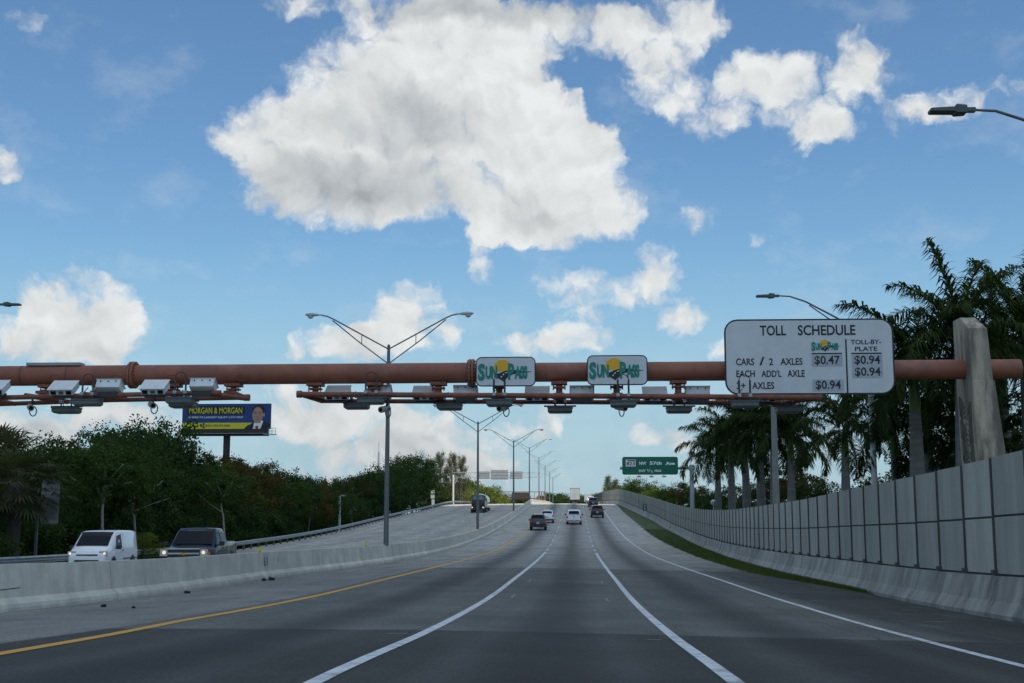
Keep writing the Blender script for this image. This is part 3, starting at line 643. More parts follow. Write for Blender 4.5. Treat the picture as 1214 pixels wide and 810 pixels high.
# hand holes on the pipe, as small raised ovals
for px in (65, 137, 204, 286):
    p = at(px, 448, GY-.33); mb = MB().tube([p+Vector((.17*math.cos(a), 0 if True else 0, .10*math.sin(a))) for a in [2*PI*k/16 for k in range(17)]], .014, 6); G_(mb, 'hand_hole', M_pipe2)
# pylons
def pylon(cx, s, par):
    zt = at(1145, 372, 40.3).z; zs = at(1170, 389, 40.3).z
    def sec(z, xl, xr, yf, yb): return [(cx+xl, yf, z), (cx+xr, yf, z), (cx+xr, yb, z), (cx+xl, yb, z)]
    mb = MB(); zb = -.2
    mb.loft([sec(zb, .22, 1.40, 40.1, 42.1), sec(pipez(12)-.45, .03, .74, 40.25, 41.9), sec(pipez(12)-.43, .03, .70, 40.28, 41.88), sec(zs, .0, .60, 40.3, 41.85),
             [(cx+.0, 41.1, zt), (cx+.50, 41.1, zt), (cx+.52, 41.84, zt), (cx+.0, 41.84, zt)]])
    o = G_(mb, 'pylon', M_pyl, bevel=.015)
    return o
pcx = at(1150, 470, 40.3).x+.04
py1 = pylon(pcx, 1, G); py2 = pylon(-31.5, 1, G)
# carved fan leaves on the inner face of the near pylon
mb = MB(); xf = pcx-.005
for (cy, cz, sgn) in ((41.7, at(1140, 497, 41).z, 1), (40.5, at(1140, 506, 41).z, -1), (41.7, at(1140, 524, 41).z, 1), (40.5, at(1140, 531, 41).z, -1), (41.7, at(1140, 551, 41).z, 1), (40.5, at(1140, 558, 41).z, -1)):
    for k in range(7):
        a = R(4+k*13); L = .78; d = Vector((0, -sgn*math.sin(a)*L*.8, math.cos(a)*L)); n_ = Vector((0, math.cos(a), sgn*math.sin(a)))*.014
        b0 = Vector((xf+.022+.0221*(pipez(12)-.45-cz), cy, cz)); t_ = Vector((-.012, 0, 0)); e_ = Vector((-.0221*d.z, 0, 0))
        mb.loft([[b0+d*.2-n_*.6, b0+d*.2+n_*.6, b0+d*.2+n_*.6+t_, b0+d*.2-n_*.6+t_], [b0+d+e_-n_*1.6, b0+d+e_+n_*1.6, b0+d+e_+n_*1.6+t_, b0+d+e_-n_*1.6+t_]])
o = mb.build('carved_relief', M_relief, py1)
# equipment frames
FR = MB()
def seg(mbx, a, b, r, n=10): mbx.tube([at(*a), at(*b)], r, n)
seg(FR, (353, 467.5, 40), (973, 471.5, 40), .085); FR.tube([at(352, 467.5, 40), at(358, 467.5, 40)], .115, 12); FR.tube([at(967, 471.5, 40), at(974, 471.5, 40)], .115, 12)
G_(FR, 'frame_pipe', M_pipe2, True)
FR = MB(); seg(FR, (380, 475.5, 41.8), (930, 478, 41.8), .075); G_(FR, 'frame_pipe', M_pipe2, True)
FR = MB(); seg(FR, (356, 468, 40), (382, 476, 41.8), .07); seg(FR, (972, 472, 40), (925, 478, 41.8), .07)
for px in (444, 520, 592, 663, 731, 804, 876): seg(FR, (px-12, 468.2+(px-353)*.0065, 40), (px+12, 475.7+(px-380)*.0045, 41.8), .05)
G_(FR, 'frame_brace', M_pipe2, True)
FR = MB(); seg(FR, (-60, 473, 39.8), (262, 465.6, 39.8), .08); G_(FR, 'frame_pipe', M_pipe2, True)
FR = MB(); seg(FR, (-60, 481.5, 42), (130, 474.5, 41.2), .075); seg(FR, (130, 474.5, 41.2), (294, 471.5, 40.6), .075); FR.tube([at(289, 471.5, 40.6), at(296, 471.5, 40.6)], .11, 12); G_(FR, 'frame_pipe', M_pipe2, True)
FR = MB(); seg(FR, (-20, 471, 39.8), (18, 479, 42), .075); seg(FR, (30, 469, 39.8), (80, 476.5, 41.6), .085); seg(FR, (100, 467.6, 39.8), (150, 474, 41), .085); seg(FR, (240, 465.8, 39.8), (288, 472, 40.6), .085)
G_(FR, 'frame_brace', M_pipe2, True)
for px in (374, 444, 520, 592, 663, 731, 804, 878, 57, 121, 205, 277, -20):
    zt = pipez(at(px, 450, GY).x)-.30; c = at(px, 462, GY); left = px < 300
    zb = at(px, 470 if not left else 467, GY).z
    mb = MB().box((c.x, GY, zt-.06), (.52, .5, .10)).tube([(c.x, GY, zt), (c.x, GY, zb)], .105, 10).box((c.x, GY, zt-.20), (.40, .36, .05)).box((c.x, GY, zb), (.34, 1.5 if not left else 1.2, .09))
    for sx in (-.19, .19):
        mb.tube([(c.x+sx, GY-.14, zt-.30), (c.x+sx, GY-.14, zt-.02)], .02, 6)
    G_(mb, 'hanger', M_pipe2)
# camera housings
def cam_box(px, py, Y, front, label, w=.78, tilt=32):
    p = at(px, py, Y); e = empty('toll_camera', p, label, 'toll camera', 'white toll camera boxes under the gantry pipe', 0 if front else PI)
    M = Matrix.Rotation(R(-tilt if False else tilt), 3, 'X')       # nose (−Y) pitched down
    d, h = (.58, .22) if front else (.42, .30)
    b = MB().box((0, 0, 0), (w, d, h), M); bd = b.build('housing', M_wbox, e, bevel=.01)
    r = MB().box(M @ Vector((0, -.03, h/2+.012)), (w+.05, d+.10, .022), M); r.build('roof', M_wbox, e)
    for sx in (-.25, .25): MB().box(M @ Vector((sx*w/.78, -d/2-.006, -.02)), (.17, .02, .12), M).build('lens_window', M_glass, e)
    MB().box(M @ Vector((0, -d/2-.004, -.02)), (.15, .014, .10), M).build('flash_panel', M_tray, e)
    mbb = MB()
    for sx in (-.25, 0, .25): mbb.tube([M @ Vector((sx, d/2, .08)), M @ Vector((sx, d/2+.03, .08))], .022, 6)
    mbb.build('bolt', M_rod, e)
    MB().box((0, .05, -.24), (w*.8, .3, .16)).build('mount', M_dark, e)
    return e
cam_box(-6, 460, 39.6, True, 'white camera box cut off by the left edge of the photo')
cam_box(76, 460.5, 39.8, True, 'white camera box nearest the left edge, its two dark windows facing the camera')
cam_box(130, 459.5, 39.9, False, 'white camera box just left of the left pipe flange, seen from behind')
cam_box(184, 459.5, 39.8, True, 'white camera box just right of the left pipe flange, its windows facing the camera')
cam_box(241, 458.5, 39.9, False, 'white camera box above the left end of the billboard, seen from behind')
Rb = [(401, 466, True, 'white camera box nearest the left end of the long equipment frame'), (450, 466, False, 'white camera box directly behind the pole of the nearest median lamp'),
      (504, 466.5, True, 'white camera box between the nearest lamp pole and the middle pipe flange'), (552, 466.5, False, 'white camera box just under the middle pipe flange'),
      (637, 467, True, 'white camera box under the right corner of the left logo sign'), (690, 467, False, 'white camera box midway between the two logo signs, nearer the right one'),
      (776, 467.5, True, 'white camera box under the pipe just right of the right logo sign'), (827, 467.5, False, 'white camera box just left of the toll price sign'),
      (905, 468, True, 'white camera box behind the lower edge of the toll price sign')]
for px, py, fr, lab in Rb: cam_box(px, py, 41.25, fr, lab, .76)
# antenna trays
def tray(px, py, Y, tall, label, wbar=0.0):
    p = at(px, py, Y); e = empty('tag_reader', p, label, 'tag reader', 'grey tag reader trays hanging below the gantry')
    MB().loft([[(sx*a, sy*b, z) for sx, sy in ((-1,-1),(1,-1),(1,1),(-1,1))] for z, a, b in ((-.11, .34, .22), (-.06, .40, .27), (.03, .40, .27), (.07, .42, .29), (.09, .42, .29))]).build('tray', M_tray, e)
    hh = .75 if tall else .42
    for sx in (-.17, .17):
        MB().tube([(sx, -.05, .05), (sx, -.05, hh)], .032 if tall else .025, 8).build('hanger_rod', M_rod, e)
    MB().box((wbar*.5, 0, .12), (1.05+abs(wbar), .07, .05)).build('cross_bar', M_rod, e)
    mb = MB()
    if tall: mb.tube([(.17*math.cos(a), -.06, hh+.17*math.sin(a)) for a in [PI*k/10 for k in range(11)]], .012, 6)
    if tall: mb.build('cable', M_cable, e, True)
    MB().tube([(-.1, .05, .1), (-.22, .1, .3), (-.05, .1, .5)], .014, 6).build('cable', M_cable, e, True)
    for sx in (-.17, .17): MB().box((sx, -.05, .28), (.10, .16, .10)).build('clamp', M_galv, e)
    return e
for a in [(79, 486.5, 40.6, False, 'grey tag reader tray below the leftmost full camera box'), (104, 477.5, 39.6, True, 'grey tag reader tray between the first two camera boxes on the left'),
          (214, 475.5, 39.6, True, 'grey tag reader tray overlapping the left corner of the billboard, higher of the pair'), (217, 480, 40.8, False, 'grey tag reader tray overlapping the left corner of the billboard, lower of the pair'),
          (423, 481.5, 41.6, False, 'grey tag reader tray just left of the nearest lamp pole, lower of the pair'), (440, 475.5, 39.8, True, 'grey tag reader tray just left of the nearest lamp pole, upper of the pair'),
          (533, 482.5, 41.2, False, 'grey tag reader tray between the nearest lamp pole and the left logo sign'), (592, 478, 39.7, True, 'grey tag reader tray right under the left logo sign'),
          (664, 486, 41.2, False, 'grey tag reader tray midway between the two logo signs'), (739, 479, 39.7, True, 'grey tag reader tray right under the right logo sign'),
          (805, 486, 41.2, False, 'grey tag reader tray between the right logo sign and the price sign'), (883, 479.5, 39.7, True, 'grey tag reader tray under the left corner of the price sign'),
          (935, 486, 41.2, False, 'grey tag reader tray at the right end of the equipment frame')]: tray(*a)
def cctv(px, py, Y, label, rz=0.5):
    p = at(px, py, Y); e = empty('cctv_camera', p, label, 'cctv camera', 'small cctv cameras hanging below the gantry', rz); e.scale = (1.35, 1.35, 1.35)
    MB().tube([(0, .16, .05), (0, -.16, -.01)], [.075, .08], 12).build('camera_body', M_head, e, True); MB().tube([(0, -.155, -.01), (0, -.17, -.012)], .05, 12).build('lens', M_glass, e)
    MB().tube([(0, .02, .0), (.05, .04, .16), (.02, .04, .35)], .028, 8).build('bracket', M_rod, e, True)
    MB().tube([(.07+.08*math.cos(a), .05, -.07+.12*math.sin(a)) for a in [2*PI*k/16 for k in range(17)]], .013, 6).build('cable', M_cable, e, True)
cctv(36, 484, 40.8, 'cctv camera with a looped cable below the gantry near the left edge'); cctv(180, 481, 40.8, 'cctv camera with a looped cable above the left roadside trees'); cctv(456, 486, 41.2, 'cctv camera against the nearest median lamp pole', -.5)
cctv(596, 484.5, 40.4, 'cctv camera below the left logo sign', -.5); cctv(736, 484, 40.4, 'cctv camera below the right logo sign', .7)

# ------------------------------------------------------------------ signs on the gantry
def logo(par, x0, x1, z0, z1, y):
    """teal lettering, orange sun disc and black road swoosh"""
    w, h = x1-x0, z1-z0; X = lambda u: x0+u*w; Z = lambda v: z0+v*h
    cx, cz, r = X(.455), Z(.60), h*.40
    flat([[(cx+r*1.05*math.cos(a), cz+r*math.sin(a)) for a in [R(-25)+R(230)*k/22 for k in range(23)]]], 'sun_disc', M_orange, par, y)
    text_mesh([('S', X(-.01), X(.125), Z(-.02), Z(.82), .055), ('UN', X(.135), X(.355), Z(.06), Z(.70), .06), ('P', X(.555), X(.675), Z(.03), Z(.82), .055), ('ASS', X(.68), X(.92), Z(.06), Z(.70), .06)],
              'lettering', M_teal, par, y-.009)
    top = [(.30, .22), (.40, .36), (.50, .46), (.60, .50), (.75, .50), (.88, .44), (1.02, .42)]
    bot = [(.90, .37), (.76, .34), (.66, .30), (.58, .22), (.52, .08), (.48, -.06), (.40, .06), (.33, .16)]
    flat([[(X(a), Z(b)) for a, b in top[:5]+bot[1:]], [(X(a), Z(b)) for a, b in [(.75, .50), (.88, .44), (1.02, .42), (.90, .37), (.76, .34)]]], 'road_swoosh', M_signb, par, y-.004)
    flat([[(X(a), Z(b)) for a, b in ((.415, .17), (.435, .22), (.45, .20), (.43, .14))], [(X(a), Z(b)) for a, b in ((.45, .27), (.475, .33), (.488, .305), (.465, .24))], [(X(a), Z(b)) for a, b in ((.50, .37), (.54, .41), (.55, .385), (.51, .345))]], 'lane_dashes', M_swhite, par, y-.007)
def sign_panel(e, w, h, r, border=.05, m=M_signw, mb_=M_signb):
    MB().prism(rrect(-w/2, w/2, -h/2, h/2, r), -.025, .02).build('sign_back', mb_, e)
    MB().prism(rrect(-w/2+border, w/2-border, -h/2+border, h/2-border, r-border), -.030, -.0251).build('sign_face', m, e)
for i, (a, b, c, d, lab) in enumerate([(564, 635, 423, 458.5, 'left one of the two small white signs with orange sun and teal letters'), (696, 767.5, 421, 457, 'right one of the two small white signs with orange sun and teal letters')]):
    p0, p1 = at(a, d, 40.45), at(b, c, 40.45); e = empty('logo_sign', (p0+p1)/2, lab, 'sign', 'white logo signs on the gantry pipe'); w, h = p1.x-p0.x, p1.z-p0.z
    sign_panel(e, w, h, .19, .035); logo(e, -w*.455, w*.435, -h*.30, h*.40, -.036)
    MB().box((-.5, .12, 0), (.06, .2, .5)).box((.5, .12, 0), (.06, .2, .5)).build('bracket', M_galv, e)
p0, p1 = at(860, 468.5, 40.3), at(1058, 377.5, 40.3); TS = empty('toll_price_sign', (p0+p1)/2, 'large white price board with black writing and rounded corners on the red pipe', 'sign')
TW, THh = p1.x-p0.x, p1.z-p0.z; sign_panel(TS, TW, THh, .42, .05)
sx = lambda u: (u-97)/(1042-97)*TW-TW/2
sz = lambda v: THh/2-(v-182)/(612-182)*THh
def T(s, u0, u1, v0, v1, of=.022): return (s, sx(u0), sx(u1), sz(v1), sz(v0), of)
flat([rrect(sx(a), sx(b), sz(d), sz(c), .02, 2) for a, b, c, d in ((582, 755, 388, 456), (582, 755, 528, 596), (805, 976, 388, 522))], 'price_plate', M_grey, TS, -.034)
text_mesh([T('TOLL', 298, 445, 218, 277), T('SCHEDULE', 510, 832, 218, 277), T('CARS', 160, 262, 405, 445), T('/', 290, 320, 397, 446), T('2', 345, 367, 405, 445), T('AXLES', 408, 532, 405, 445),
           T('EACH', 160, 264, 473, 512), T("ADD'L", 300, 412, 473, 512), T('AXLE', 445, 542, 473, 512), T('3+', 160, 210, 540, 580), T('AXLES', 247, 370, 540, 580),
           T('$0.47', 598, 740, 393, 449), T('$0.94', 600, 740, 533, 589), T('$0.94', 820, 963, 393, 449), T('$0.94', 820, 963, 460, 516), T('TOLL-BY-', 803, 972, 303, 330), T('PLATE', 825, 950, 343, 368)], 'lettering', M_signb, TS, -.037, .018)
flat([[(sx(a), sz(d)), (sx(b), sz(d)), (sx(b), sz(c)), (sx(a), sz(c))] for a, b, c, d in ((583, 753, 377, 385), (803, 973, 377, 385), (772, 781, 300, 607))], 'rule_line', M_signb, TS, -.0335)
logo(TS, sx(585), sx(745), sz(366), sz(302), -.036)
mb = MB()
for X_ in (-2.0, -.7, .7, 2.0): mb.box((X_, .16, 0), (.1, .24, THh*.9))
mb.build('bracket', M_galv, TS)

# ------------------------------------------------------------------ green exit sign
EY = 132
p0, p1 = at(737.8, 563, EY), at(803.6, 541.6, EY); ES = empty('exit_sign', (p0+p1)/2, 'green overhead exit sign with white writing on a cantilever arm', 'sign'); EW, EH = p1.x-p0.x, p1.z-p0.z
sign_panel(ES, EW, EH, .22, .05, M_green, M_green)
ex = lambda u: (u-187)/(850-187)*EW-EW/2
ez = lambda v: EH/2-(v-215)/(437-215)*EH
flat([[(ex(a), ez(d)), (ex(b), ez(d)), (ex(b), ez(c)), (ex(a), ez(c))] for a, b, c, d in ((229, 347, 250, 335),)], 'route_shield', M_swhite, ES, -.036)
flat([[(ex(236), ez(268)), (ex(262), ez(256)), (ex(340), ez(256)), (ex(340), ez(272))]], 'shield_header', M_signb, ES, -.039)
text_mesh([('823', ex(238), ex(338), ez(322), ez(278), .02)], 'shield_number', M_signb, ES, -.042)
text_mesh([('NW', ex(390), ex(475), ez(316), ez(275), .035), ('57th', ex(513), ex(657), ez(316), ez(272), .035), ('Ave', ex(700), ex(815), ez(318), ez(277), .055), ('EXIT', ex(385), ex(465), ez(402), ez(374), .035),
           ('1', ex(485), ex(493), ez(392), ez(365), .035), ('/', ex(496), ex(522), ez(404), ez(366), .01), ('2', ex(526), ex(548), ez(410), ez(384), .035), ('MILE', ex(570), ex(650), ez(402), ez(374), .035)], 'lettering', M_swhite, ES, -.036)
for u in (382, 530, 678):
    l = MB().box((ex(u), -.6, ez(462)), (.42, .3, .15)).build('sign_lamp', M_galv, ES, bevel=.03); MB().tube([(ex(u), -.5, ez(450)), (ex(u), .1, ez(435))], .03, 6).build('lamp_arm', M_galv, l)
pp = at(820, 555, EY+.5); CS = empty('sign_cantilever', (pp.x, EY+.5, 0), 'grey steel mast and horizontal arm holding the green exit sign', 'sign mast')
MB().tube([(0, 0, 0), (0, 0, pp.z+.35)], [.26, .21], 14).build('mast', M_galv, CS, True)
ax = at(735, 555, EY+.5).x-pp.x; MB().tube([(.2, 0, pp.z), (ax, 0, pp.z)], .15, 12).build('arm', M_galv, CS, True); MB().box((0, 0, pp.z), (.6, .5, .55)).build('joint_collar', M_galv, CS, bevel=.04)

# ------------------------------------------------------------------ signs seen from behind, far gantry
BY = 284
bp = at(537.5, 563, BY); BG = empty('sign_gantry', (bp.x, BY, zroad(-27, BY)-1), 'thin pale sign bridge over the opposite carriageway near the crest', 'gantry')
bl = Matrix.Translation((-bp.x, -BY, -(zroad(-27, BY)-1)))
def loc_(v): return bl @ Vector(v)
xr = at(641, 563, BY).x
MB().tube([(0, 0, 0), (0, 0, bp.z-zroad(-27, BY)+1)], .22, 10).build('post', M_wpole, BG, True)
for pyv in (560.5, 566.0):
    a, b = at(537, pyv, BY), at(641, pyv, BY); MB().tube([loc_((a.x, BY, a.z)), loc_((b.x, BY, b.z))], .06, 6).build('chord', M_galv, BG)
mb = MB()
for k in range(17):
    u0 = 538+k*6.3; mb.tube([loc_(at(u0, 560.5, BY)), loc_(at(u0+3.1, 566, BY))], .03, 5); mb.tube([loc_(at(u0+3.1, 566, BY)), loc_(at(u0+6.2, 560.5, BY))], .03, 5)
mb.build('lattice', M_galv, BG)
for i, (a, b, c, d) in enumerate([(565.5, 580.5, 559, 568), (582, 602.5, 557.2, 568.8), (604.8, 619.5, 559, 568)]):
    q0, q1 = at(a, d, BY-.5), at(b, c, BY-.5); e = empty('overhead_sign', (q0+q1)/2, ['smallest left', 'largest middle', 'right'][i]+' sign of the three seen from behind on the pale sign bridge', 'sign', 'sign backs on the pale sign bridge'); w, h = q1.x-q0.x, q1.z-q0.z
    MB().box((0, 0, 0), (w, .05, h)).build('panel', M_alum, e)
    for z in (-.32, 0, .32): MB().box((0, -.06, z*h), (w*.97, .07, .09)).build('stiffener', M_galv, e)
FY = 440
RG = empty('far_gantry', (0, FY, 0), 'far red truss gantry seen low beyond the crest', 'gantry')
a, b = at(572, 583.3, FY), at(646, 583.3, FY); zl = at(600, 591.5, FY).z
zg0 = zroad(-15, FY)
MB().box(((a.x+b.x)/2, 0, a.z), (b.x-a.x, .22, .26)).build('top_chord', M_pipe2, RG); MB().box(((a.x+b.x)/2, 0, zl), (b.x-a.x, .22, .26)).build('bottom_chord', M_pipe2, RG)
mb = MB()
for k in range(13):
    x = a.x+(b.x-a.x)*k/12; mb.box((x, 0, (a.z+zl)/2), (.16, .16, a.z-zl-.2))
mb.build('truss_web', M_pipe2, RG)
q0, q1 = at(607, 591.5, FY), at(627, 584, FY); MB().box(((q0.x+q1.x)/2, -.3, (q0.z+q1.z)/2), (q1.x-q0.x, .1, q1.z-q0.z)).build('walkway_screen', M_brown, RG)
for u in (573, 642, 645.5): x = at(u, 590, FY).x; MB().box((x, 0, (a.z+0)/2), (.3, .3, a.z)).build('post', M_pipe2, RG)
# sign back at the left edge, with its post
p0, p1 = at(47.5, 622, 62), at(71, 569.5, 62); e = empty('roadside_sign', ((p0.x+p1.x)/2, 62, 0), 'back of a tall grey rounded sign beside the fan palm on the left', 'sign'); w = p1.x-p0.x
MB().prism([(x, z+(p0.z+p1.z)/2) for x, z in rrect(-w/2, w/2, -(p1.z-p0.z)/2, (p1.z-p0.z)/2, .12)], -.02, .02).build('panel', M_alum, e)
mb = MB()
for z in (p0.z+.2, (p0.z*.6+p1.z*.4), p0.z*.3+p1.z*.7): mb.box((0, -.05, z), (w*.98, .05, .07))
mb.build('stiffener', M_galv, e); MB().box((-.62, .02, p0.z*.55), (.12, .12, p0.z*1.1+2.2)).build('post', M_dkpole, e)
MB().box((.1, -.06, p0.z+.12), (.5, .04, .10)).build('sticker_plate', M_head, e)

# ------------------------------------------------------------------ billboard
BBY = 200
q0, q1 = at(215.4, 509, BBY), at(321, 478.5, BBY); BB = empty('billboard', ((q0.x+q1.x)/2, BBY, 0), 'blue and yellow advertising billboard on a single post above the trees', 'billboard', None, R(0)); BW, BH = q1.x-q0.x, q1.z-q0.z; bz = q0.z
bx = lambda u: (u-55)/(1120-55)*BW-BW/2
bv = lambda v: bz+BH-(v-85)/(392-85)*BH
MB().box((0, .3, bz+BH/2), (BW, .5, BH)).build('frame', M_brown, BB)
flat([[(-BW/2, bz), (BW/2, bz), (BW/2, bz+BH), (-BW/2, bz+BH)]], 'poster', M_bbblue, BB, .04)
flat([[(bx(60), bv(390)), (bx(812), bv(390)), (bx(905), bv(316)), (bx(60), bv(313))]], 'yellow_band', M_bbyel, BB, .03)
flat([[(bx(105), bv(215)), (bx(812), bv(218)), (bx(812), bv(118)), (bx(105), bv(108))]], 'title_box', M_bbblk, BB, .03)
text_mesh([('MORGAN & MORGAN', bx(138), bx(778), bv(204), bv(130), .012)], 'title_lettering', M_bbyel, BB, .015)
text_mesh([("AMERICA'S LARGEST INJURY LAW FIRM", bx(125), bx(790), bv(266), bv(237), .012)], 'slogan_lettering', M_swhite, BB, .025, shear=.25)
text_mesh([('INJURED? 800.555.6666', bx(275), bx(636), bv(371), bv(335), .015)], 'phone_lettering', M_bbblk, BB, .02)
flat([[(bx(800), bv(391)), (bx(1118), bv(391)), (bx(1118), bv(335)), (bx(1030), bv(292)), (bx(920), bv(318)), (bx(845), bv(350))]], 'portrait_suit', M_bbblk, BB, .022)
flat([[(bx(912), bv(391)), (bx(1000), bv(391)), (bx(1035), bv(300)), (bx(1015), bv(285)), (bx(925), bv(312))]], 'portrait_shirt', M_swhite, BB, .018)
flat([[(bx(945), bv(391)), (bx(975), bv(391)), (bx(980), bv(362)), (bx(958), bv(350)), (bx(938), bv(362))]], 'portrait_tie', M_redp, BB, .014)
el_ = lambda cu, cv, ru, rv, n=20: [(bx(cu+ru*math.cos(2*PI*k/n)), bv(cv-rv*math.sin(2*PI*k/n))) for k in range(n)]
flat([el_(975, 165, 78, 68)], 'portrait_hair', M_hair, BB, .017)
flat([el_(967, 225, 64, 98), el_(1042, 222, 11, 24)], 'portrait_face', M_skin, BB, .012)
flat([[(bx(930), bv(320)), (bx(1000), bv(320)), (bx(1020), bv(250)), (bx(925), bv(260))]], 'portrait_neck', M_skin, BB, .0135)
flat([el_(938, 203, 13, 5), el_(992, 203, 13, 5), [(bx(922), bv(192)), (bx(952), bv(189)), (bx(952), bv(184)), (bx(922), bv(186))], [(bx(978), bv(188)), (bx(1010), bv(191)), (bx(1010), bv(185)), (bx(978), bv(183))], el_(963, 272, 24, 4), el_(963, 243, 10, 4)], 'portrait_features', M_hair, BB, .008)
MB().box((0, .1, bz-.55), (BW*.96, 1.0, 1.1)).build('apron', M_brown, BB)
MB().tube([(-.0, .8, 0), (0, .8, bz)], .55, 16).build('post', M_brown, BB, True)
mb = MB().box((BW/2+.2, -.6, bz-.95), (2.0, .9, .08)).box((0, -.5, bz-.75), (BW, .8, .06))
for dx in (0, .55, 1.1): mb.box((BW/2+dx, -.95, bz-.45), (.06, .06, 1.0)); 
mb.box((BW/2+.55, -.95, bz+.05), (1.2, .06, .06)).box((BW/2+.55, -.95, bz-.4), (1.2, .06, .06)).build('catwalk', M_galv, BB)

# cell tower
p = at(449, 536, 400); e = empty('cell_tower', (p.x, 400, 0), 'thin mobile phone mast with white antennas above the left trees', 'mast')
MB().tube([(0, 0, 0), (0, 0, p.z)], [.5, .25], 8).build('mast', M_galv, e, True)
for k, (dx, dz) in enumerate([(-2.2, -.2), (-1.3, -2.4), (1.7, -.4), (-3.0, -4.2), (-1.2, -5.0), (1.9, -3.4), (-3.6, -6.2), (1.0, .2)]): MB().box((dx, 0, p.z+dz), (.5, .3, 1.9)).box((dx/2, 0, p.z+dz), (abs(dx), .1, .1)).build('antenna', M_wbox, e)
MB().tube([(0, 0, p.z), (0, 0, p.z+3)], .08, 6).build('spike', M_galv, e)
# small building glimpsed between the trunks
e = empty('shed', (-51, 142, 0), 'low grey shed glimpsed between the trunks behind the guardrail', 'building')
MB().box((0, 0, 1.5), (8, 6, 3)).build('wall', mat('grey render', (.33, .34, .33), .8), e); MB().prism([(-4.4, 3), (4.4, 3), (0, 4.6)], -3.4, 3.4).build('roof', mat('brown roof', (.22, .10, .06), .8), e)
MB().box((-1.8, -3.02, 1.7), (1.2, .06, 1.0)).build('window', M_glass, e); MB().box((1.4, -3.02, 1.1), (1.0, .06, 2.1)).build('door', M_dkpole, e)

# ------------------------------------------------------------------ trees
def leaf_quads(rng, C, size, squash=.75):
    """leaf quads at centres C with random orientation"""
    n = len(C); a = rng.standard_normal((n, 3)); a /= np.linalg.norm(a, axis=1)[:, None]; b = rng.standard_normal((n, 3)); b -= a*(a*b).sum(1)[:, None]; b /= np.linalg.norm(b, axis=1)[:, None]
    s = (size*(.6+.8*rng.random(n)))[:, None]; V = np.stack([C-a*s*.5-b*s*.12, C-a*s*.05-b*s*.5*squash, C+a*s*.55, C-a*s*.02+b*s*.5*squash], 1)
    return V.reshape(-1, 3), np.arange(4*n).reshape(-1, 4)
def broad_tree(name, seed, H, Wd, lm, bm_, nclump=170, per=44, size=.26, base=.32, cr=.9, lab='', cat='tree', dens=1.0):
    rng = np.random.default_rng(seed); e = empty(name, (0, 0, 0), lab, cat)
    # limbs
    mb = MB(); lean = rng.normal(0, .05*H, 2); tips = []
    p0 = Vector((0, 0, -.1)); p1 = Vector((lean[0]*.4, lean[1]*.4, H*base)); p2 = Vector((lean[0], lean[1], H*.62)); p3 = Vector((lean[0]*1.1, lean[1]*1.1, H*.85))
    r0 = .028*H*.62; mb.tube([p0, p0.lerp(p1, .5)+Vector((.1, .05, 0)), p1, p2, p3], [r0, r0*.8, r0*.7, r0*.42, .04], 9)
    lob = []
    nl = 8
    for k in range(nl):
        az_ = 2*PI*k/nl+rng.normal(0, .3); st = p1.lerp(p3, .05+.75*rng.random()); reach = Wd*.5*(.55+.4*rng.random()); zz = st.z+H*(.06+.22*rng.random())
        en = Vector((st.x+math.cos(az_)*reach, st.y+math.sin(az_)*reach, min(zz, H*.9))); md = st.lerp(en, .5)+Vector((0, 0, -.02*H+.3*rng.random()))
        mb.tube([st, md, en], [r0*.4, r0*.25, .03], 6); lob.append(en)
    mb.build('trunk', bm_, e, True)
    # lobes of foliage round limb ends and top
    L = [(np.array(en), Wd*(.17+.08*rng.random())) for en in lob]+[(np.array(p3)+rng.normal(0, .05*H, 3), Wd*(.22+.08*rng.random())) for _ in range(4)]
    for _ in range(5): L.append((np.array([rng.normal(0, Wd*.22), rng.normal(0, Wd*.22), H*(base+.1+.35*rng.random())]), Wd*.18))
    cc = []
    for i in range(nclump):
        c, r = L[rng.integers(len(L))]; d = rng.standard_normal(3); d /= np.linalg.norm(d); rr = r*(.55+.5*rng.random()) ; cc.append(c+d*rr*np.array([1.1, 1.1, .85]))
    C = []
    for c in cc:
        k = int(per*1.7*(.5+rng.random())*dens); q = rng.standard_normal((k, 3))*np.array([1, 1, .7])*(cr*(.22+.22*rng.random())*Wd/7); C.append(c+q)
    V, Fq = leaf_quads(rng, np.concatenate(C), size*.78); np_mesh('crown', V, Fq, lm, e)
    return e
L_dark = leaf_material('dark leaves', (.020, .042, .014), (.055, .095, .028), .25)
L_mid = leaf_material('mid green leaves', (.026, .048, .013), (.062, .100, .026), .28)
L_olive = leaf_material('olive brown leaves', (.045, .038, .016), (.115, .085, .028), .3)
L_yel = leaf_material('yellow green leaves', (.055, .085, .012), (.15, .17, .03), .35)
L_bright = leaf_material('bright foliage', (.060, .085, .014), (.17, .18, .045), .35)
L_palm = leaf_material('palm leaflets', (.022, .038, .013), (.070, .095, .028), .3)
L_fan = leaf_material('fan palm leaves', (.035, .045, .02), (.13, .13, .07), .25)
L_cas = leaf_material('casuarina needles', (.055, .065, .03), (.13, .13, .07), .3)
TG = 'trees in the dense row behind the guardrail'
TL = {'dark': 'dark bushy tree in the dense row behind the guardrail', 'mid': 'green rounded tree in the dense row behind the guardrail', 'olive': 'olive brown tree in the dense row behind the guardrail', 'yel': 'yellow green tree in the dense row behind the guardrail'}
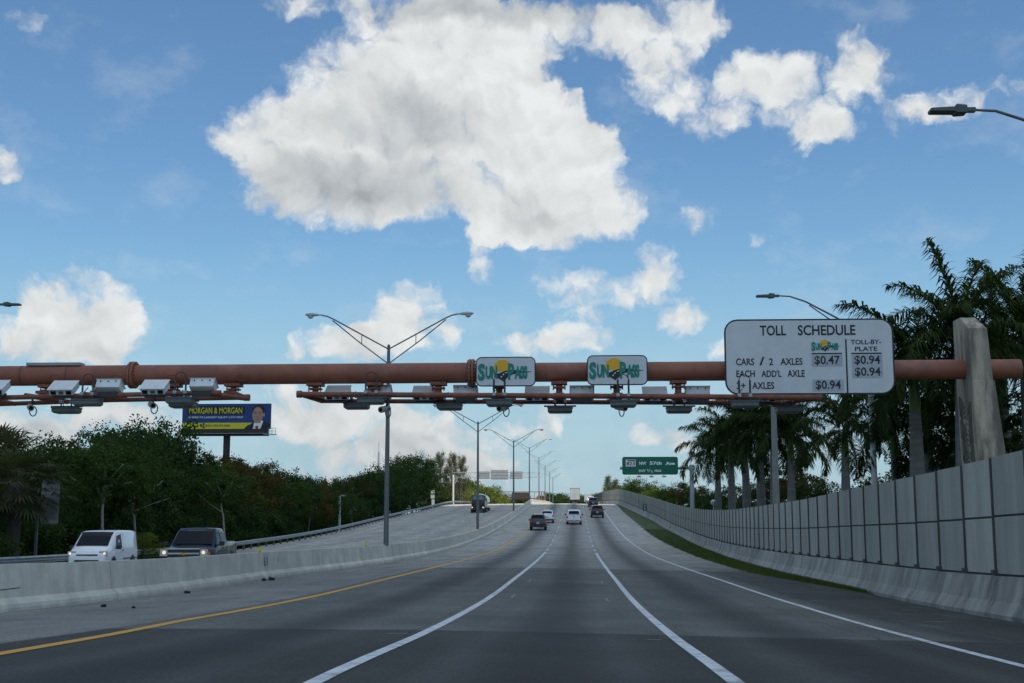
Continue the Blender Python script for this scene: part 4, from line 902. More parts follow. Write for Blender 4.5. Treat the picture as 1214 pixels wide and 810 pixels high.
protos = {'dark': [broad_tree('roadside_tree', 11, 9, 7.5, L_dark, M_bark2, 200, 44, .24), broad_tree('roadside_tree', 12, 9, 8, L_dark, M_bark, 170, 44, .24)],
          'mid': [broad_tree('roadside_tree', 13, 9, 8.5, L_mid, M_bark, 190, 44, .23), broad_tree('roadside_tree', 14, 9, 7, L_mid, M_bark2, 150, 42, .23)],
          'olive': [broad_tree('roadside_tree', 15, 9, 6.5, L_olive, M_bark, 130, 40, .22)], 'yel': [broad_tree('roadside_tree', 16, 8, 6.5, L_yel, M_bark, 140, 40, .22)],
          'bright': [broad_tree('roadside_tree', 17, 8, 7.5, L_bright, M_bark, 170, 44, .26)]}
used = set()
def put_tree(kind, x, y, h, w=1.0, label=None, group=TG, z=0, nm=None):
    pr = random.choice(protos[kind]); base_h = 8 if kind in ('yel', 'bright') else 9; s = h/base_h*.95
    if id(pr) not in used: used.add(id(pr)); o = pr; o.location = (x, y, z); o.rotation_euler = (0, 0, random.random()*6.28)
    else: o = dup(pr, (x, y, z), random.random()*6.28)
    o.scale = (s*w, s*w, s); o['label'] = label or TL.get(kind, TL['mid']); o['group'] = group
    return o
def tree_px(kind, px, pytop, Y, w=1.0, label=None, group=TG, z=0):
    p = at(px, pytop, Y); return put_tree(kind, p.x, Y, p.z-z, w, label, group, z)
# front row, read off the skyline
def YX(u, X, lo=0): return max(lo, -X*1500/(XV-u))
for kd, u, v, w in [('dark', 38, 535, 1.0), ('mid', 78, 526, 1.1), ('mid', 118, 522, 1.1), ('dark', 158, 503, .95), ('dark', 184, 500, .9), ('dark', 214, 533, .75), ('yel', 240, 548, .8), ('olive', 262, 538, .9), ('olive', 284, 541, .95),
                    ('olive', 305, 550, 1.0), ('yel', 298, 566, .7), ('mid', 325, 554, .95), ('dark', 346, 562, 1.0), ('olive', 366, 568, 1.1), ('mid', 384, 571, 1.1), ('dark', 404, 568, 1.0), ('olive', 420, 564, 1.0), ('dark', 438, 558, .95), ('dark', 455, 553, .95), ('dark', 472, 546, .85), ('dark', 489, 540, .85), ('olive', 462, 574, .8), ('dark', 503, 558, .8)]:
    tree_px(kd, u, v, YX(u, -33.5, 84), w)
for kd, u, v in [('dark', 20, 548), ('mid', 62, 540), ('dark', 102, 534), ('dark', 140, 524), ('dark', 172, 515), ('olive', 212, 542), ('dark', 246, 550), ('dark', 276, 549), ('dark', 300, 558), ('mid', 332, 564), ('dark', 356, 572), ('dark', 390, 574), ('dark', 428, 568), ('dark', 448, 564), ('mid', 478, 558), ('dark', 0, 545), ('dark', -30, 535), ('mid', -60, 530)]:
    tree_px(kd, u, v, YX(u, -42, 100), 1.15)
# slim pale forked trunks standing in front of the row
def slim_tree(seed, H, lab):
    e = broad_tree('slim_tree', seed, H, 5.2, L_mid, mat('pale bark', (.30, .27, .23), .9, var=.3, scale=3, stretch=(1, 1, .3), bump=.4), 90, 40, .22, .5, .9, lab, 'tree'); return e
for seed, u, v, Y, lab in [(71, 124, 530, 73, 'slim tree with a pale forked trunk right behind the white van'), (72, 164, 545, 78, 'slim pale trunked tree just left of the dark pickup'), (73, 268, 556, 96, 'slim pale trunked tree just right of the dark pickup')]:
    p = at(u, v, Y); e = slim_tree(seed, p.z*.95, lab); e.location = (p.x, Y, 0); e['group'] = 'slim pale trees in front of the dense row'
# low growth under the canopy
def shrub(seed, lm): return broad_tree('shrub', seed, 2.6, 3.6, lm, M_bark2, 110, 40, .17, .12, 1.2, '', 'shrub')
shs = [shrub(31, L_mid), shrub(32, L_dark)]; k = 0
for i in range(76):
    Y = 46+i*3.6; x = lin(Y, RAIL)-3.6-random.random()*3-(3 if Y > 150 else 0); s = .8+.5*random.random(); z = 0
    if i < 2: o = shs[i]; o.location = (x, Y, z)
    else: o = dup(shs[k % 2], (x, Y, z), random.random()*6)
    o.scale = (s*1.2, s*1.2, s*(1+.4*random.random())); k += 1
    tag(o, 'low dark shrub in the undergrowth behind the guardrail', 'shrub', 'undergrowth shrubs behind the guardrail')
for i in range(46):
    Y = 60+i*6; o = dup(shs[i % 2], (lin(Y, RAIL)-9-random.random()*7-.05*Y, Y, 0), random.random()*6, 'low dark shrub in the undergrowth behind the guardrail', (1.9, 1.9, 1.3), 'undergrowth shrubs behind the guardrail')
put_tree('yel', at(172, 640, 74).x, 74, 2.2, 1.2, 'small bright green bush between the white van and the pickup', 'small bushes')
# sunlit trees at the crest on the left
SG = 'sunlit trees beside the crest on the left'
for a in [('mid', 518, 574, 300, 1.3), ('bright', 531, 574, 320, 1.3), ('bright', 543, 575, 345, 1.3), ('bright', 554, 570, 370, 1.2), ('bright', 563, 572, 395, 1.2), ('bright', 572, 578, 420, 1.2), ('bright', 579, 586, 445, 1.2)]:
    tree_px(*a[:5], 'sunlit yellow green tree beside the crest of the opposite carriageway' if a[0] == 'bright' else 'green tree with a sunlit top just before the crest on the left', SG, 1.5)
# casuarinas: sparse feathery spires
def casuarina(seed, lab):
    rng = np.random.default_rng(seed); e = empty('casuarina', (0, 0, 0), lab, 'tree', 'feathery casuarinas beyond the trees'); H = 12.0; mb = MB(); mb.tube([(0, 0, 0), (.1, 0, H*.5), (.25, 0, H*.97)], [.22, .14, .03], 7); C = []
    for k in range(46):
        z = H*(.2+.78*(k/46)); a = rng.random()*2*PI; L = (H-z)*.30+.6; st = Vector((.02*z, 0, z)); en = st+Vector((math.cos(a)*L, math.sin(a)*L, L*.9)); mb.tube([st, st.lerp(en, .5)-Vector((0, 0, .1)), en], [.04, .03, .01], 4)
        for t in rng.random(14): C.append(np.array(st.lerp(en, .3+.7*t))+rng.standard_normal((16, 3))*np.array([.22, .22, .28]))
    mb.build('trunk', M_bark, e, True); V, Fq = leaf_quads(rng, np.concatenate(C), .20, .35); np_mesh('crown', V, Fq, L_cas, e); return e
c0 = casuarina(41, 'leftmost of the feathery casuarinas rising behind the left trees'); p = at(507, 546, 300); c0.location = (p.x, 300, 0); c0.scale = (.8*p.z/12, .8*p.z/12, p.z/12)
for u, v, Y, lab in [(523, 539, 300, 'tallest feathery casuarina behind the left trees'), (536, 540, 305, 'second casuarina from the right behind the left trees'), (546, 543, 300, 'rightmost casuarina of the group behind the left trees'),
                     (722, 566, 330, 'tall thin casuarina beyond the far end of the noise wall, left one'), (731, 570, 322, 'tall thin casuarina beyond the far end of the noise wall, right one')]:
    p = at(u, v, Y); s = p.z/12; dup(c0, (p.x, Y, 0), u*.7, lab, (s*.75, s*.75, s))
# far dark trees beyond the crest
FG = 'dark trees far beyond the crest'
for u, v, Y in [(594, 589, 620), (603, 586, 640), (612, 588, 630), (622, 588, 650), (632, 590, 640), (655, 588, 600), (662, 584, 620), (669, 587, 640), (691, 588, 640), (700, 587, 600), (708, 585, 620), (715, 588, 600)]:
    tree_px('dark', u, v, Y, 1.3, 'distant dark tree on the skyline beyond the crest', FG)
# right side bushes behind the noise wall
BG_ = 'bushy trees showing above the noise wall'
for kd, u, v, Y, w in [('bright', 746, 571, 400, 1.0), ('mid', 756, 570, 370, 1.1), ('mid', 768, 578, 330, 1.1), ('bright', 779, 582, 290, 1.2), ('mid', 792, 578, 270, 1.1), ('mid', 806, 575, 235, 1.1), ('olive', 818, 573, 215, 1.1), ('mid', 830, 580, 180, 1.0), ('mid', 842, 583, 160, .9), ('bright', 853, 588, 140, .8),
                       ('olive', 940, 553, 116, 1.2), ('olive', 957, 560, 110, 1.1), ('olive', 925, 566, 124, 1.2), ('mid', 975, 572, 100, 1.1), ('mid', 900, 575, 130, 1.2), ('dark', 1015, 580, 92, 1.2), ('dark', 1052, 566, 92, 1.2), ('dark', 1105, 535, 88, 1.1), ('dark', 1190, 490, 78, 1.2), ('dark', 1235, 470, 76, 1.2), ('dark', 872, 578, 135, 1.2)]:
    tree_px(kd, u, v, Y, w, {'bright': 'light green bushy tree', 'mid': 'mid green bushy tree', 'olive': 'brownish bushy tree', 'dark': 'dark bushy tree'}[kd]+' showing above the noise wall on the right', BG_)
p = at(846, 596, 132); e = empty('globe_lamp', (p.x, 132, 0), 'small white globe lamp just above the noise wall', 'lamp'); MB().tube([(0, 0, 0), (0, 0, p.z-.2)], .05, 6).build('post', M_wpole, e)
bm = bmesh.new(); bmesh.ops.create_uvsphere(bm, u_segments=16, v_segments=10, radius=.3); me = bpy.data.meshes.new('globe'); bm.to_mesh(me); bm.free(); me.materials.append(M_wbox); o = bpy.data.objects.new('globe', me); COL.objects.link(o); o.parent = e; o.location = (0, 0, p.z)

def frond(rng, V, Fq, az_, el0, L, droop, nleaf=46, ll=.75, wid=.035, top=Vector((0, 0, 0)), vee=.55):
    """one feather frond: arching rachis with hanging leaflets"""
    d = np.array([math.cos(az_), math.sin(az_)]); pts = []; a = el0; r = 0.; z = 0.; n = 22
    for k in range(n+1):
        pts.append((r, z)); a -= droop/n*(.5+1.2*k/n); r += math.cos(a)*L/n; z += math.sin(a)*L/n
    P3 = np.array([[top.x+d[0]*q[0], top.y+d[1]*q[0], top.z+q[1]] for q in pts]); side = np.array([-d[1], d[0], 0.])
    o = len(V)
    for k in range(n):                                           # rachis
        w = .035*(1-k/n)+.008
        b = len(V); V.extend([P3[k]-side*w, P3[k]+side*w, P3[k+1]+side*w*.95, P3[k+1]-side*w*.95]); Fq.append((b, b+1, b+2, b+3))
    for i in range(nleaf):
        t = .10+.89*i/nleaf; f = t*n; k = min(int(f), n-1); c = P3[k]+(P3[k+1]-P3[k])*(f-k); tg = P3[k+1]-P3[k]; tg = tg/np.linalg.norm(tg); upv = np.cross(side, tg); upv = upv*(1 if upv[2] > 0 else -1)
        l = ll*(.45+.75*math.sin(PI*min(1, t*.95+.05))**.8)*(.85+.3*rng.random())
        for s in (-1, 1):
            dv = side*s*.75+tg*(.55+.3*rng.random())+upv*vee*(rng.random()*1.3-.45)+rng.normal(0, .10, 3); dv /= np.linalg.norm(dv)
            m_ = c+dv*l*.5; e2 = dv*.75+np.array([0, 0, -.5-.5*rng.random()]); e2 /= np.linalg.norm(e2); en = m_+e2*l*.55; wv = np.cross(dv, np.array([0, 0, 1.])); wv = wv/(np.linalg.norm(wv)+1e-6)*wid
            b = len(V); V.extend([c-tg*wid*.6, c+tg*wid*.6, m_+wv, m_-wv, en]); Fq.append((b, b+1, b+2, b+3)); Fq.append((b+3, b+2, b+4, b+4))
def royal_palm(seed, H, name='royal_palm', nf=17, L=3.5, spear=False, trunk=.24):
    rng = np.random.default_rng(seed); e = empty(name, (0, 0, 0), '', 'palm tree'); sh = H-1.7
    MB().tube([(0, 0, -.2), (0, 0, sh*.25), (0, 0, sh*.6), (.03, 0, sh)], [trunk*1.2, trunk*1.0, trunk*1.12, trunk*.8], 14).build('trunk', M_palmt, e, True)
    MB().tube([(.03, 0, sh), (.04, 0, sh+.3), (.05, 0, sh+1.2), (.05, 0, H)], [trunk*.78, trunk*.9, trunk*.62, trunk*.35], 12).build('crownshaft', M_cshaft, e, True)
    V = []; Fq = []
    for k in range(nf):
        t = k/nf; el0 = R(78-85*t+rng.normal(0, 5)); frond(rng, V, Fq, k*2.399+rng.normal(0, .2), el0, L*(.85+.25*rng.random()), R(62+45*t), 74, .85, .036, Vector((.05, 0, H-.1-.5*t)))
    if spear: 
        frond(rng, V, Fq, 2.9, R(84), L*1.0, R(20), 80, .80, .045, Vector((.05, 0, H)), .9); frond(rng, V, Fq, .4, R(78), L*.95, R(40), 80, .8, .04, Vector((.05, 0, H)), .9)
    me = bpy.data.meshes.new('crown'); Fc = [tuple(dict.fromkeys(f)) for f in Fq]; me.from_pydata([tuple(v) for v in V], [], Fc); me.update(); me.materials.append(L_palm)
    o = bpy.data.objects.new('crown', me); COL.objects.link(o); o.parent = e
    return e
PG = 'royal palms behind the noise wall'
pa = royal_palm(51, 8.0, spear=False); pb = royal_palm(52, 8.0, nf=19); pc = royal_palm(53, 10.0, nf=20, L=4.2, spear=True, trunk=.3)
def palm_px(pr, H0, u, v, Y, lab, first=False, rz=0.0, s2=1.0):
    p = at(u, v, Y); s = p.z/H0; loc = (p.x, Y, 0)
    if first: o = pr; o.location = loc; o.rotation_euler = (0, 0, rz)
    else: o = dup(pr, loc, rz)
    o.scale = (s*s2, s*s2, s); o['label'] = lab; o['group'] = PG
palm_px(pc, 10, 1136, 402, 50, 'tallest royal palm, its crown rising behind the concrete pylon', True, .3, 1.0)
palm_px(pc, 10, 1215, 400, 54, 'tall royal palm at the right edge of the photo', False, 2.2, 1.0)
palm_px(pb, 8, 1082, 430, 52, 'royal palm just right of the price sign, partly hidden by it', True, 1.0, 1.0)
palm_px(pa, 8, 1000, 505, 76, 'royal palm crown just below the price sign', True, .5, 1.05)
palm_px(pb, 8, 1060, 500, 60, 'royal palm below the right part of the price sign', False, 3.0, 1.05)
palm_px(pc, 10, 1186, 430, 60, 'royal palm between the pylon and the right edge of the photo', False, 1.1, 1.0)
palm_px(pa, 8, 1100, 500, 58, 'royal palm in the dark clump left of the pylon', False, 4.0, 1.1)
palm_px(pb, 8, 1175, 520, 56, 'low royal palm behind the foot of the pylon', False, 5.0, 1.1)
for i, (u, v, Y, lab) in enumerate([(850, 530, 118, 'leftmost royal palm of the cluster, drooping over the exit sign mast'), (866, 520, 110, 'second royal palm from the left in the cluster by the concrete pole'), (883, 510, 103, 'thick trunked royal palm in the middle of the cluster'),
                                (900, 505, 98, 'royal palm just left of the concrete pole'), (916, 500, 94, 'royal palm whose trunk stands against the concrete pole'), (936, 512, 92, 'rightmost royal palm of the cluster by the concrete pole')]):
    palm_px([pa, pb][i % 2], 8, u, v, Y, lab, False, i*1.3, 1.0)
# fan palms on the left edge
def fan_palm(seed, H, lab):
    rng = np.random.default_rng(seed); e = empty('fan_palm', (0, 0, 0), lab, 'palm tree', 'fan palms at the left edge'); MB().tube([(0, 0, -.1), (.1, 0, H*.5), (.1, 0, H)], [.3, .24, .22], 12).build('trunk', M_bark2, e, True); V = []; Fc = []
    for k in range(44):
        az_ = k*2.399; el_a = R(75-140*(k/44)); pl_ = 1.1+.4*rng.random(); d = np.array([math.cos(az_)*math.cos(el_a), math.sin(az_)*math.cos(el_a), math.sin(el_a)]); c = np.array([.1, 0, H])+d*pl_
        s = np.array([-math.sin(az_), math.cos(az_), 0]); b = len(V); V += [np.array([.1, 0, H])+s*.02, np.array([.1, 0, H])-s*.02, c-s*.02, c+s*.02]; Fc.append((b, b+1, b+2, b+3)); u2 = np.cross(s, d)
        for j in range(26):
            a = R(-120+240*j/25); q = d*math.cos(a)+s*math.sin(a); L = .95*(.75+.3*math.cos(a))*(.9+.2*rng.random()); w = s*math.cos(a)*.045-d*math.sin(a)*.045
            m_ = c+q*L*.6+u2*.05*rng.normal(); en = c+q*L+np.array([0, 0, -.28*rng.random()-.08]); b = len(V); V += [c, m_-w, en, m_+w]; Fc.append((b, b+1, b+2, b+3))
    me = bpy.data.meshes.new('crown'); me.from_pydata([tuple(v) for v in V], [], Fc); me.update(); me.materials.append(L_fan); o = bpy.data.objects.new('crown', me); COL.objects.link(o); o.parent = e; return e
f1 = fan_palm(61, 5.0, 'bushy fan palm with drooping leaves in front of the sign back, left edge'); p = at(16, 575, 61); f1.location = (p.x, 61, 0); f1.scale = (1.35, 1.35, p.z/5)
p = at(-4, 552, 66); dup(f1, (p.x, 66, 0), 2, 'taller fan palm cut by the left edge behind the first', (1.3, 1.3, p.z/5))

# ------------------------------------------------------------------ vehicles
def wheel(e, x, y, r, w, side):
    we = MB().tube([(x-w/2, y, r), (x-w/2+.02, y, r), (x+w/2-.02, y, r), (x+w/2, y, r)], [r*.9, r, r, r*.9], 24).build('wheel', M_black, e, True)
    mb = MB().tube([(x+side*(w/2-.02), y, r), (x+side*(w/2+.008), y, r)], r*.62, 18)
    mb.build('rim', M_rim, we); mb = MB()
    for k in range(5):
        a = 2*PI*k/5; mb.tube([(x+side*(w/2+.012), y+r*.34*math.cos(a), r+r*.34*math.sin(a)), (x+side*(w/2+.018), y+r*.34*math.cos(a), r+r*.34*math.sin(a))], r*.13, 8)
    mb.build('rim_opening', M_dark, we)
class Body:
    """car body lofted from stations (y, zlow, zshoulder, ztop, half width, half width of top); front is +Y"""
    def __init__(s, st): s.st = st
    def at(s, y):
        ys = [q[0] for q in s.st]; return [float(np.interp(y, ys, [q[i] for q in s.st])) for i in range(1, 6)]
    def sec(s, y, v=None):
        zl, zs, zt, w, wt = v or s.at(y); r = min(.07, (zt-zs)*.4)
        h = [(w*.90, zl), (w*.985, zl+.10), (w, zl+.5*(zs-zl)), (w*.985, zs), (wt+.01, zt-r), (wt-r*.8, zt-.01), (wt*.4, zt+.008)]
        return [(x, y, z) for x, z in h]+[(-x, y, z) for x, z in reversed(h)]
    def mesh(s, paint, e):
        return MB().loft([s.sec(q[0], q[1:]) for q in s.st]).build('body', paint, e, True)
    def side(s, y, t, sd, off=.012):
        zl, zs, zt, w, wt = s.at(y); r = min(.07, (zt-zs)*.4); return (sd*(w*.985+(wt+.01-w*.985)*t+off), y, zs+(zt-r-zs)*t)
    def side_win(s, ya, yb, sd, e, t0=.08, t1=.9, ca=0, cb=0, name='side_window', m=None):
        # ca / cb slant the top corners inwards
        return MB().add([s.side(ya, t0, sd), s.side(yb, t0, sd), s.side(yb-cb, t1, sd), s.side(ya+ca, t1, sd)], [(0, 1, 2, 3)]).build(name, m or M_glass, e)
    def top_win(s, ya, yb, fr, e, name, off=.022, fa=.9, fb=.88, m=None):
        ys = [ya]+[q[0] for q in s.st if ya < q[0] < yb]+[yb]; V = []; F = []
        for i, y in enumerate(ys):
            v = s.at(y); f = fa+(fb-fa)*i/(len(ys)-1); y0, y1 = max(y-.05, ya), min(y+.05, yb); z0, z1 = s.at(y0)[2], s.at(y1)[2]
            n = Vector((0, -(z1-z0), y1-y0)).normalized()*off
            for fx, dz in ((-f, -.004), (-.4, .008), (.4, .008), (f, -.004)): V.append(Vector((v[4]*fx, y, v[2]+dz))+n)
        for i in range(len(ys)-1):
            for k in range(3): F.append((i*4+k, i*4+k+1, i*4+5+k, i*4+4+k))
        return MB().add(V, F).build(name, m or M_glass, e)
def vehicle(name, loc, rz, label, cat, paint, st, L, wh, wheels, front, extras, group):
    e = empty(name, loc, label, cat, group, rz); B = Body(st); B.mesh(paint, e); r, w, tx = wh
    for y in wheels:
        for sd in (-1, 1):
            wheel(e, sd*(tx-w/2), y, r, w, sd)
            MB().tube([(sd*(B.at(y)[3]*.985-.02), y, r+.02), (sd*(B.at(y)[3]+.004), y, r+.02)], r*1.17, 24).build('wheel_arch', M_dark, e)
    extras(e, B); return e
def mirror(e, B, y, z, paint, out=.13):
    for sd in (-1, 1):
        w = B.at(y)[3]; m_ = MB().box((sd*(w+out), y, z), (.22, .12, .18)).build('mirror', paint, e, bevel=.03); MB().box((sd*(w+.03), y, z-.05), (.14, .05, .05)).build('mirror_stalk', M_dark, m_)
def lampbox(e, x0, x1, y, z0, z1, m, name, dy=.05): return MB().box(((x0+x1)/2, y, (z0+z1)/2), (abs(x1-x0), dy, z1-z0)).build(name, m, e, bevel=.015)
white = mat('white car paint', (.84, .85, .85), .3, var=.03, coat=.6); navy = mat('dark blue car paint', (.004, .007, .016), .18, 0.0, var=.08, coat=0, spec=.22); blackp = mat('black car paint', (.012, .013, .015), .25, .2, var=.1, coat=.7)
silver = mat('silver paint', (.42, .44, .46), .3, .6, var=.05, coat=.6); dgrey = mat('dark grey car paint', (.03, .034, .036), .3, .3, var=.08, coat=.7)
# white van (compact panel van)
van_st = [(-2.2,.35,.95,1.70,.86,.72),(-2.14,.28,1.0,1.80,.90,.76),(-1.4,.26,1.05,1.84,.915,.78),(.3,.25,1.05,1.84,.915,.78),(.75,.25,1.06,1.79,.915,.77),(1.05,.25,1.06,1.60,.91,.76),(1.62,.25,1.02,1.16,.90,.80),(1.95,.26,.90,1.03,.86,.76),(2.17,.28,.75,.90,.80,.68),(2.22,.34,.66,.78,.74,.62)]
def van_x(e, B):
    B.top_win(.80, 1.60, 1, e, 'windscreen')
    for sd in (-1, 1):
        B.side_win(.22, 1.12, sd, e, .06, .88, .02, .30); h = MB().box((sd*.93, .12, .98), (.03, .16, .04)).build('door_handle', M_dark, e)
        MB().box((sd*.922, -.98, .60), (.02, 2.0, .05)).build('side_rail', M_dark, e)
        MB().add([B.side(-.02, .0, sd, .006), B.side(0, .0, sd, .006), B.side(0, .95, sd, .006), B.side(-.02, .95, sd, .006)], [(0, 1, 2, 3)]).build('door_gap', M_dark, e)
        hl = lampbox(e, sd*.50, sd*.85, 2.10, .78, .97, M_hlg, 'headlight', .14); MB().tube([(sd*.74, 2.16, .87), (sd*.74, 2.185, .87)], .055, 14).build('bulb', M_hl, hl)
        lampbox(e, sd*.50, sd*.72, 2.18, .42, .50, M_hlg, 'fog_lamp', .06)
    MB().box((0, 2.195, .80), (.92, .05, .07)).build('upper_grille', M_dark, e); MB().prism([(-.62, .40), (.62, .40), (.50, .60), (-.50, .60)], 2.17, 2.245).build('lower_grille', M_dark, e)
    MB().box((0, 2.235, .48), (.32, .02, .12)).build('licence_plate', M_plate, e); MB().tube([(0, .35, 1.85), (0, .25, 2.0)], .012, 5).build('aerial', M_dark, e); mirror(e, B, 1.1, 1.12, M_dark)
OG = 'vehicles coming towards the camera'; AG = 'vehicles driving away from the camera'
def place(px, Y): x = at(px, 617, Y).x; return x
x = at(104, 640, 54.5).x; vehicle('van', (x, 54.5+1.9, zroad(x, 56)), PI+.05, 'small white panel van with headlights on in the opposite carriageway', 'van', white, van_st, 4.4, (.33, .2, .93), (1.35, -1.35), 1, van_x, OG)
# pickups
def pickup_st(hood=1.14, cab=1.88, bed=1.30, W=1.0): return [(-2.9,.55,1.05,bed-.02,W*.95,W*.90),(-2.86,.45,1.1,bed,W*.98,W*.93),(-.98,.42,1.1,bed,W,W*.94),(-.96,.42,1.14,cab-.28,W,W*.83),(-.80,.42,1.16,cab-.03,W,W*.77),(-.4,.42,1.16,cab,W,W*.76),(.45,.42,1.16,cab,W,W*.76),(.75,.42,1.15,cab-.10,W,W*.77),(1.45,.42,1.10,hood+.06,W,W*.86),(1.6,.42,1.06,hood+.02,W,W*.88),(2.5,.42,1.0,hood-.04,W*.98,W*.84),(2.8,.46,.92,hood-.12,W*.94,W*.80),(2.84,.5,.88,hood-.2,W*.9,W*.76)]
def pickup_x(paint, lit, grille):
    def f(e, B):
        B.top_win(.80, 1.42, 1, e, 'windscreen', fa=.92, fb=.93); 
        MB().add([(-.72, -1.0, 1.38), (.72, -1.0, 1.38), (.70, -.99, 1.60), (-.70, -.99, 1.60), (.62, -.875, 1.79), (-.62, -.875, 1.79)], [(0, 1, 2, 3), (3, 2, 4, 5)]).build('rear_window', M_glass, e)
        for sd in (-1, 1):
            B.side_win(.30, 1.18, sd, e, .10, .88, 0, .42); B.side_win(-.72, .18, sd, e, .10, .88, .08, 0)
            for yy in (.1, -.75): MB().box((sd*1.0, yy, 1.08), (.03, .17, .04)).build('door_handle', M_dark, e)
            for yy in (.24, -.86, 1.25): MB().add([(sd*1.003, yy, .55), (sd*1.003, yy+.018, .55), (sd*1.0, yy+.018, 1.12), (sd*1.0, yy, 1.12)], [(0, 1, 2, 3)]).build('door_gap', M_dark, e)
            hl = lampbox(e, sd*.64, sd*.94, 2.79, .78, 1.06, M_hlg, 'headlight', .16)
            if lit: MB().tube([(sd*.78, 2.86, .93), (sd*.78, 2.885, .93)], .07, 14).build('bulb', M_hl, hl)
            lampbox(e, sd*.92, sd*.985, 2.66, .76, .95, M_amber, 'side_marker', .2)
            lampbox(e, sd*.80, sd*.965, -2.89, .85, 1.22, M_tl, 'tail_light', .05)
        g = MB().box((0, 2.84, .89), (1.26, .10, .38)).build('grille', M_dark, e)
        MB().box((0, 2.895, .89), (1.24, .03, .06)).box((0, 2.893, 1.075), (1.3, .03, .05)).box((0, 2.893, .71), (1.3, .03, .04)).build('chrome_bar', M_chrome, g)
        MB().prism([(-.13, .895), (-.13, .845), (-.045, .845), (-.045, .82), (.045, .82), (.045, .845), (.13, .845), (.13, .895), (.045, .895), (.045, .92), (-.045, .92), (-.045, .895)], 2.905, 2.93).build('badge', M_amber if lit else M_chrome, g)
        MB().box((0, 2.88, .56), (1.82, .16, .17)).build('front_bumper', M_chrome, e, bevel=.03); MB().box((0, 2.86, .44), (1.4, .1, .1)).build('air_dam', M_dark, e)
        MB().box((0, -2.93, .58), (1.84, .15, .18)).build('rear_bumper', M_chrome, e, bevel=.03); MB().box((0, -3.01, .62), (.32, .02, .15)).build('licence_plate', M_plate, e)
        MB().box((0, -2.905, 1.12), (.22, .02, .06)).build('tailgate_handle', M_dark, e)
        MB().box((0, -1.93, 1.312), (1.62, 1.70, .012)).build('bed_hollow_shade', M_dark, e); mirror(e, B, 1.15, 1.25, M_dark, .15)  # dark sheet on the solid bed stands in for its shaded hollow
    return f
x = at(213, 640, 50.5).x; vehicle('pickup_truck', (x, 50.5+2.8, zroad(x, 53)), PI+.07, 'dark blue pickup truck with chrome grille and lit headlights in the opposite carriageway', 'pickup truck', navy, pickup_st(), 5.8, (.41, .27, 1.01), (1.85, -1.85), 1, pickup_x(navy, True, 0), OG)
x = at(680.5, 617, 170).x; vehicle('pickup_truck', (x, 170+2.8, zroad(x, 172)), 0, 'white pickup truck driving away in the middle lane', 'pickup truck', white, pickup_st(cab=1.92), 5.8, (.41, .27, 1.01), (1.85, -1.85), 1, pickup_x(white, False, 0), AG)
def tilted(o, Y): o.rotation_euler.x = math.atan((zr(Y+3)-zr(Y-3))/6)*(1 if abs(o.rotation_euler.z) < 1 else -1)
# SUVs and cars
suv_st = [(-2.35,.45,.95,1.20,.88,.80),(-2.30,.38,1.02,1.30,.93,.80),(-2.05,.36,1.06,1.72,.95,.74),(-1.85,.36,1.06,1.80,.95,.73),(-.5,.34,1.06,1.85,.96,.74),(.45,.34,1.05,1.82,.96,.74),(.7,.34,1.04,1.72,.96,.75),(1.35,.34,1.0,1.14,.95,.82),(2.1,.36,.92,1.04,.92,.80),(2.35,.42,.80,.92,.84,.72)]
def suv_x(paint):
    def f(e, B):
        B.top_win(.76, 1.32, 1, e, 'windscreen')
        MB().add([(-.72, -2.33, 1.22), (.72, -2.33, 1.22), (.66, -2.12, 1.66), (-.66, -2.12, 1.66)], [(0, 1, 2, 3)]).build('rear_window', M_glass, e)
        for sd in (-1, 1):
            B.side_win(.15, 1.1, sd, e, .08, .88, 0, .4); B.side_win(-.85, .08, sd, e, .08, .88); B.side_win(-1.9, -.92, sd, e, .08, .86, .25, 0)
            lampbox(e, sd*.76, sd*.93, -2.33, .88, 1.20, M_tl, 'tail_light', .08); lampbox(e, sd*.60, sd*.88, 2.28, .72, .86, M_hlg, 'headlight', .1)
        MB().box((0, -2.37, .50), (1.78, .12, .20)).build('rear_bumper', M_dark, e, bevel=.03); MB().box((0, -2.375, .84), (.32, .02, .16)).build('licence_plate', M_plate, e)
        MB().box((0, -2.12, 1.80), (1.3, .26, .04)).build('spoiler', paint, e, bevel=.01); MB().box((0, -2.345, 1.0), (.16, .02, .07)).build('badge', M_chrome, e); mirror(e, B, 1.0, 1.12, paint)
        for sx_ in (-.62, .62): MB().box((sx_, -.7, 1.88), (.05, 2.0, .04)).build('roof_rail', M_dark, e)
        MB().box((0, 2.36, .75), (1.0, .06, .18)).build('grille', M_dark, e)
    return f
def put_suv(px, Y, paint, lab, s=1.0):
    x = at(px, 617, Y).x; o = vehicle('suv', (x, Y+2.35, zroad(x, Y+2.3)), 0, lab, 'suv', paint, suv_st, 4.7, (.38, .24, .96), (1.45, -1.45), 1, suv_x(paint), AG); tilted(o, Y); o.scale = (s, s, s); return o
put_suv(637.6, 152, dgrey, 'dark grey suv driving away in the left lane, nearest of the departing cars', 1.03)
put_suv(648.6, 174, white, 'white suv driving away just ahead of the dark grey one in the left lane', .95)
put_suv(708.3, 197, blackp, 'black suv driving away in the right lane, nearer of the two dark ones', 1.04)
put_suv(703.5, 250, dgrey, 'dark suv farther up the right lane, partly hidden by the black one', 1.0)
put_suv(700.5, 318, white, 'white car at the crest of the right lane', 1.0)
for o in COL.objects:
    if o.name.startswith('pickup_truck') and o.location.y > 100: tilted(o, 170)
    elif o.name.startswith(('pickup_truck', 'van')): pass
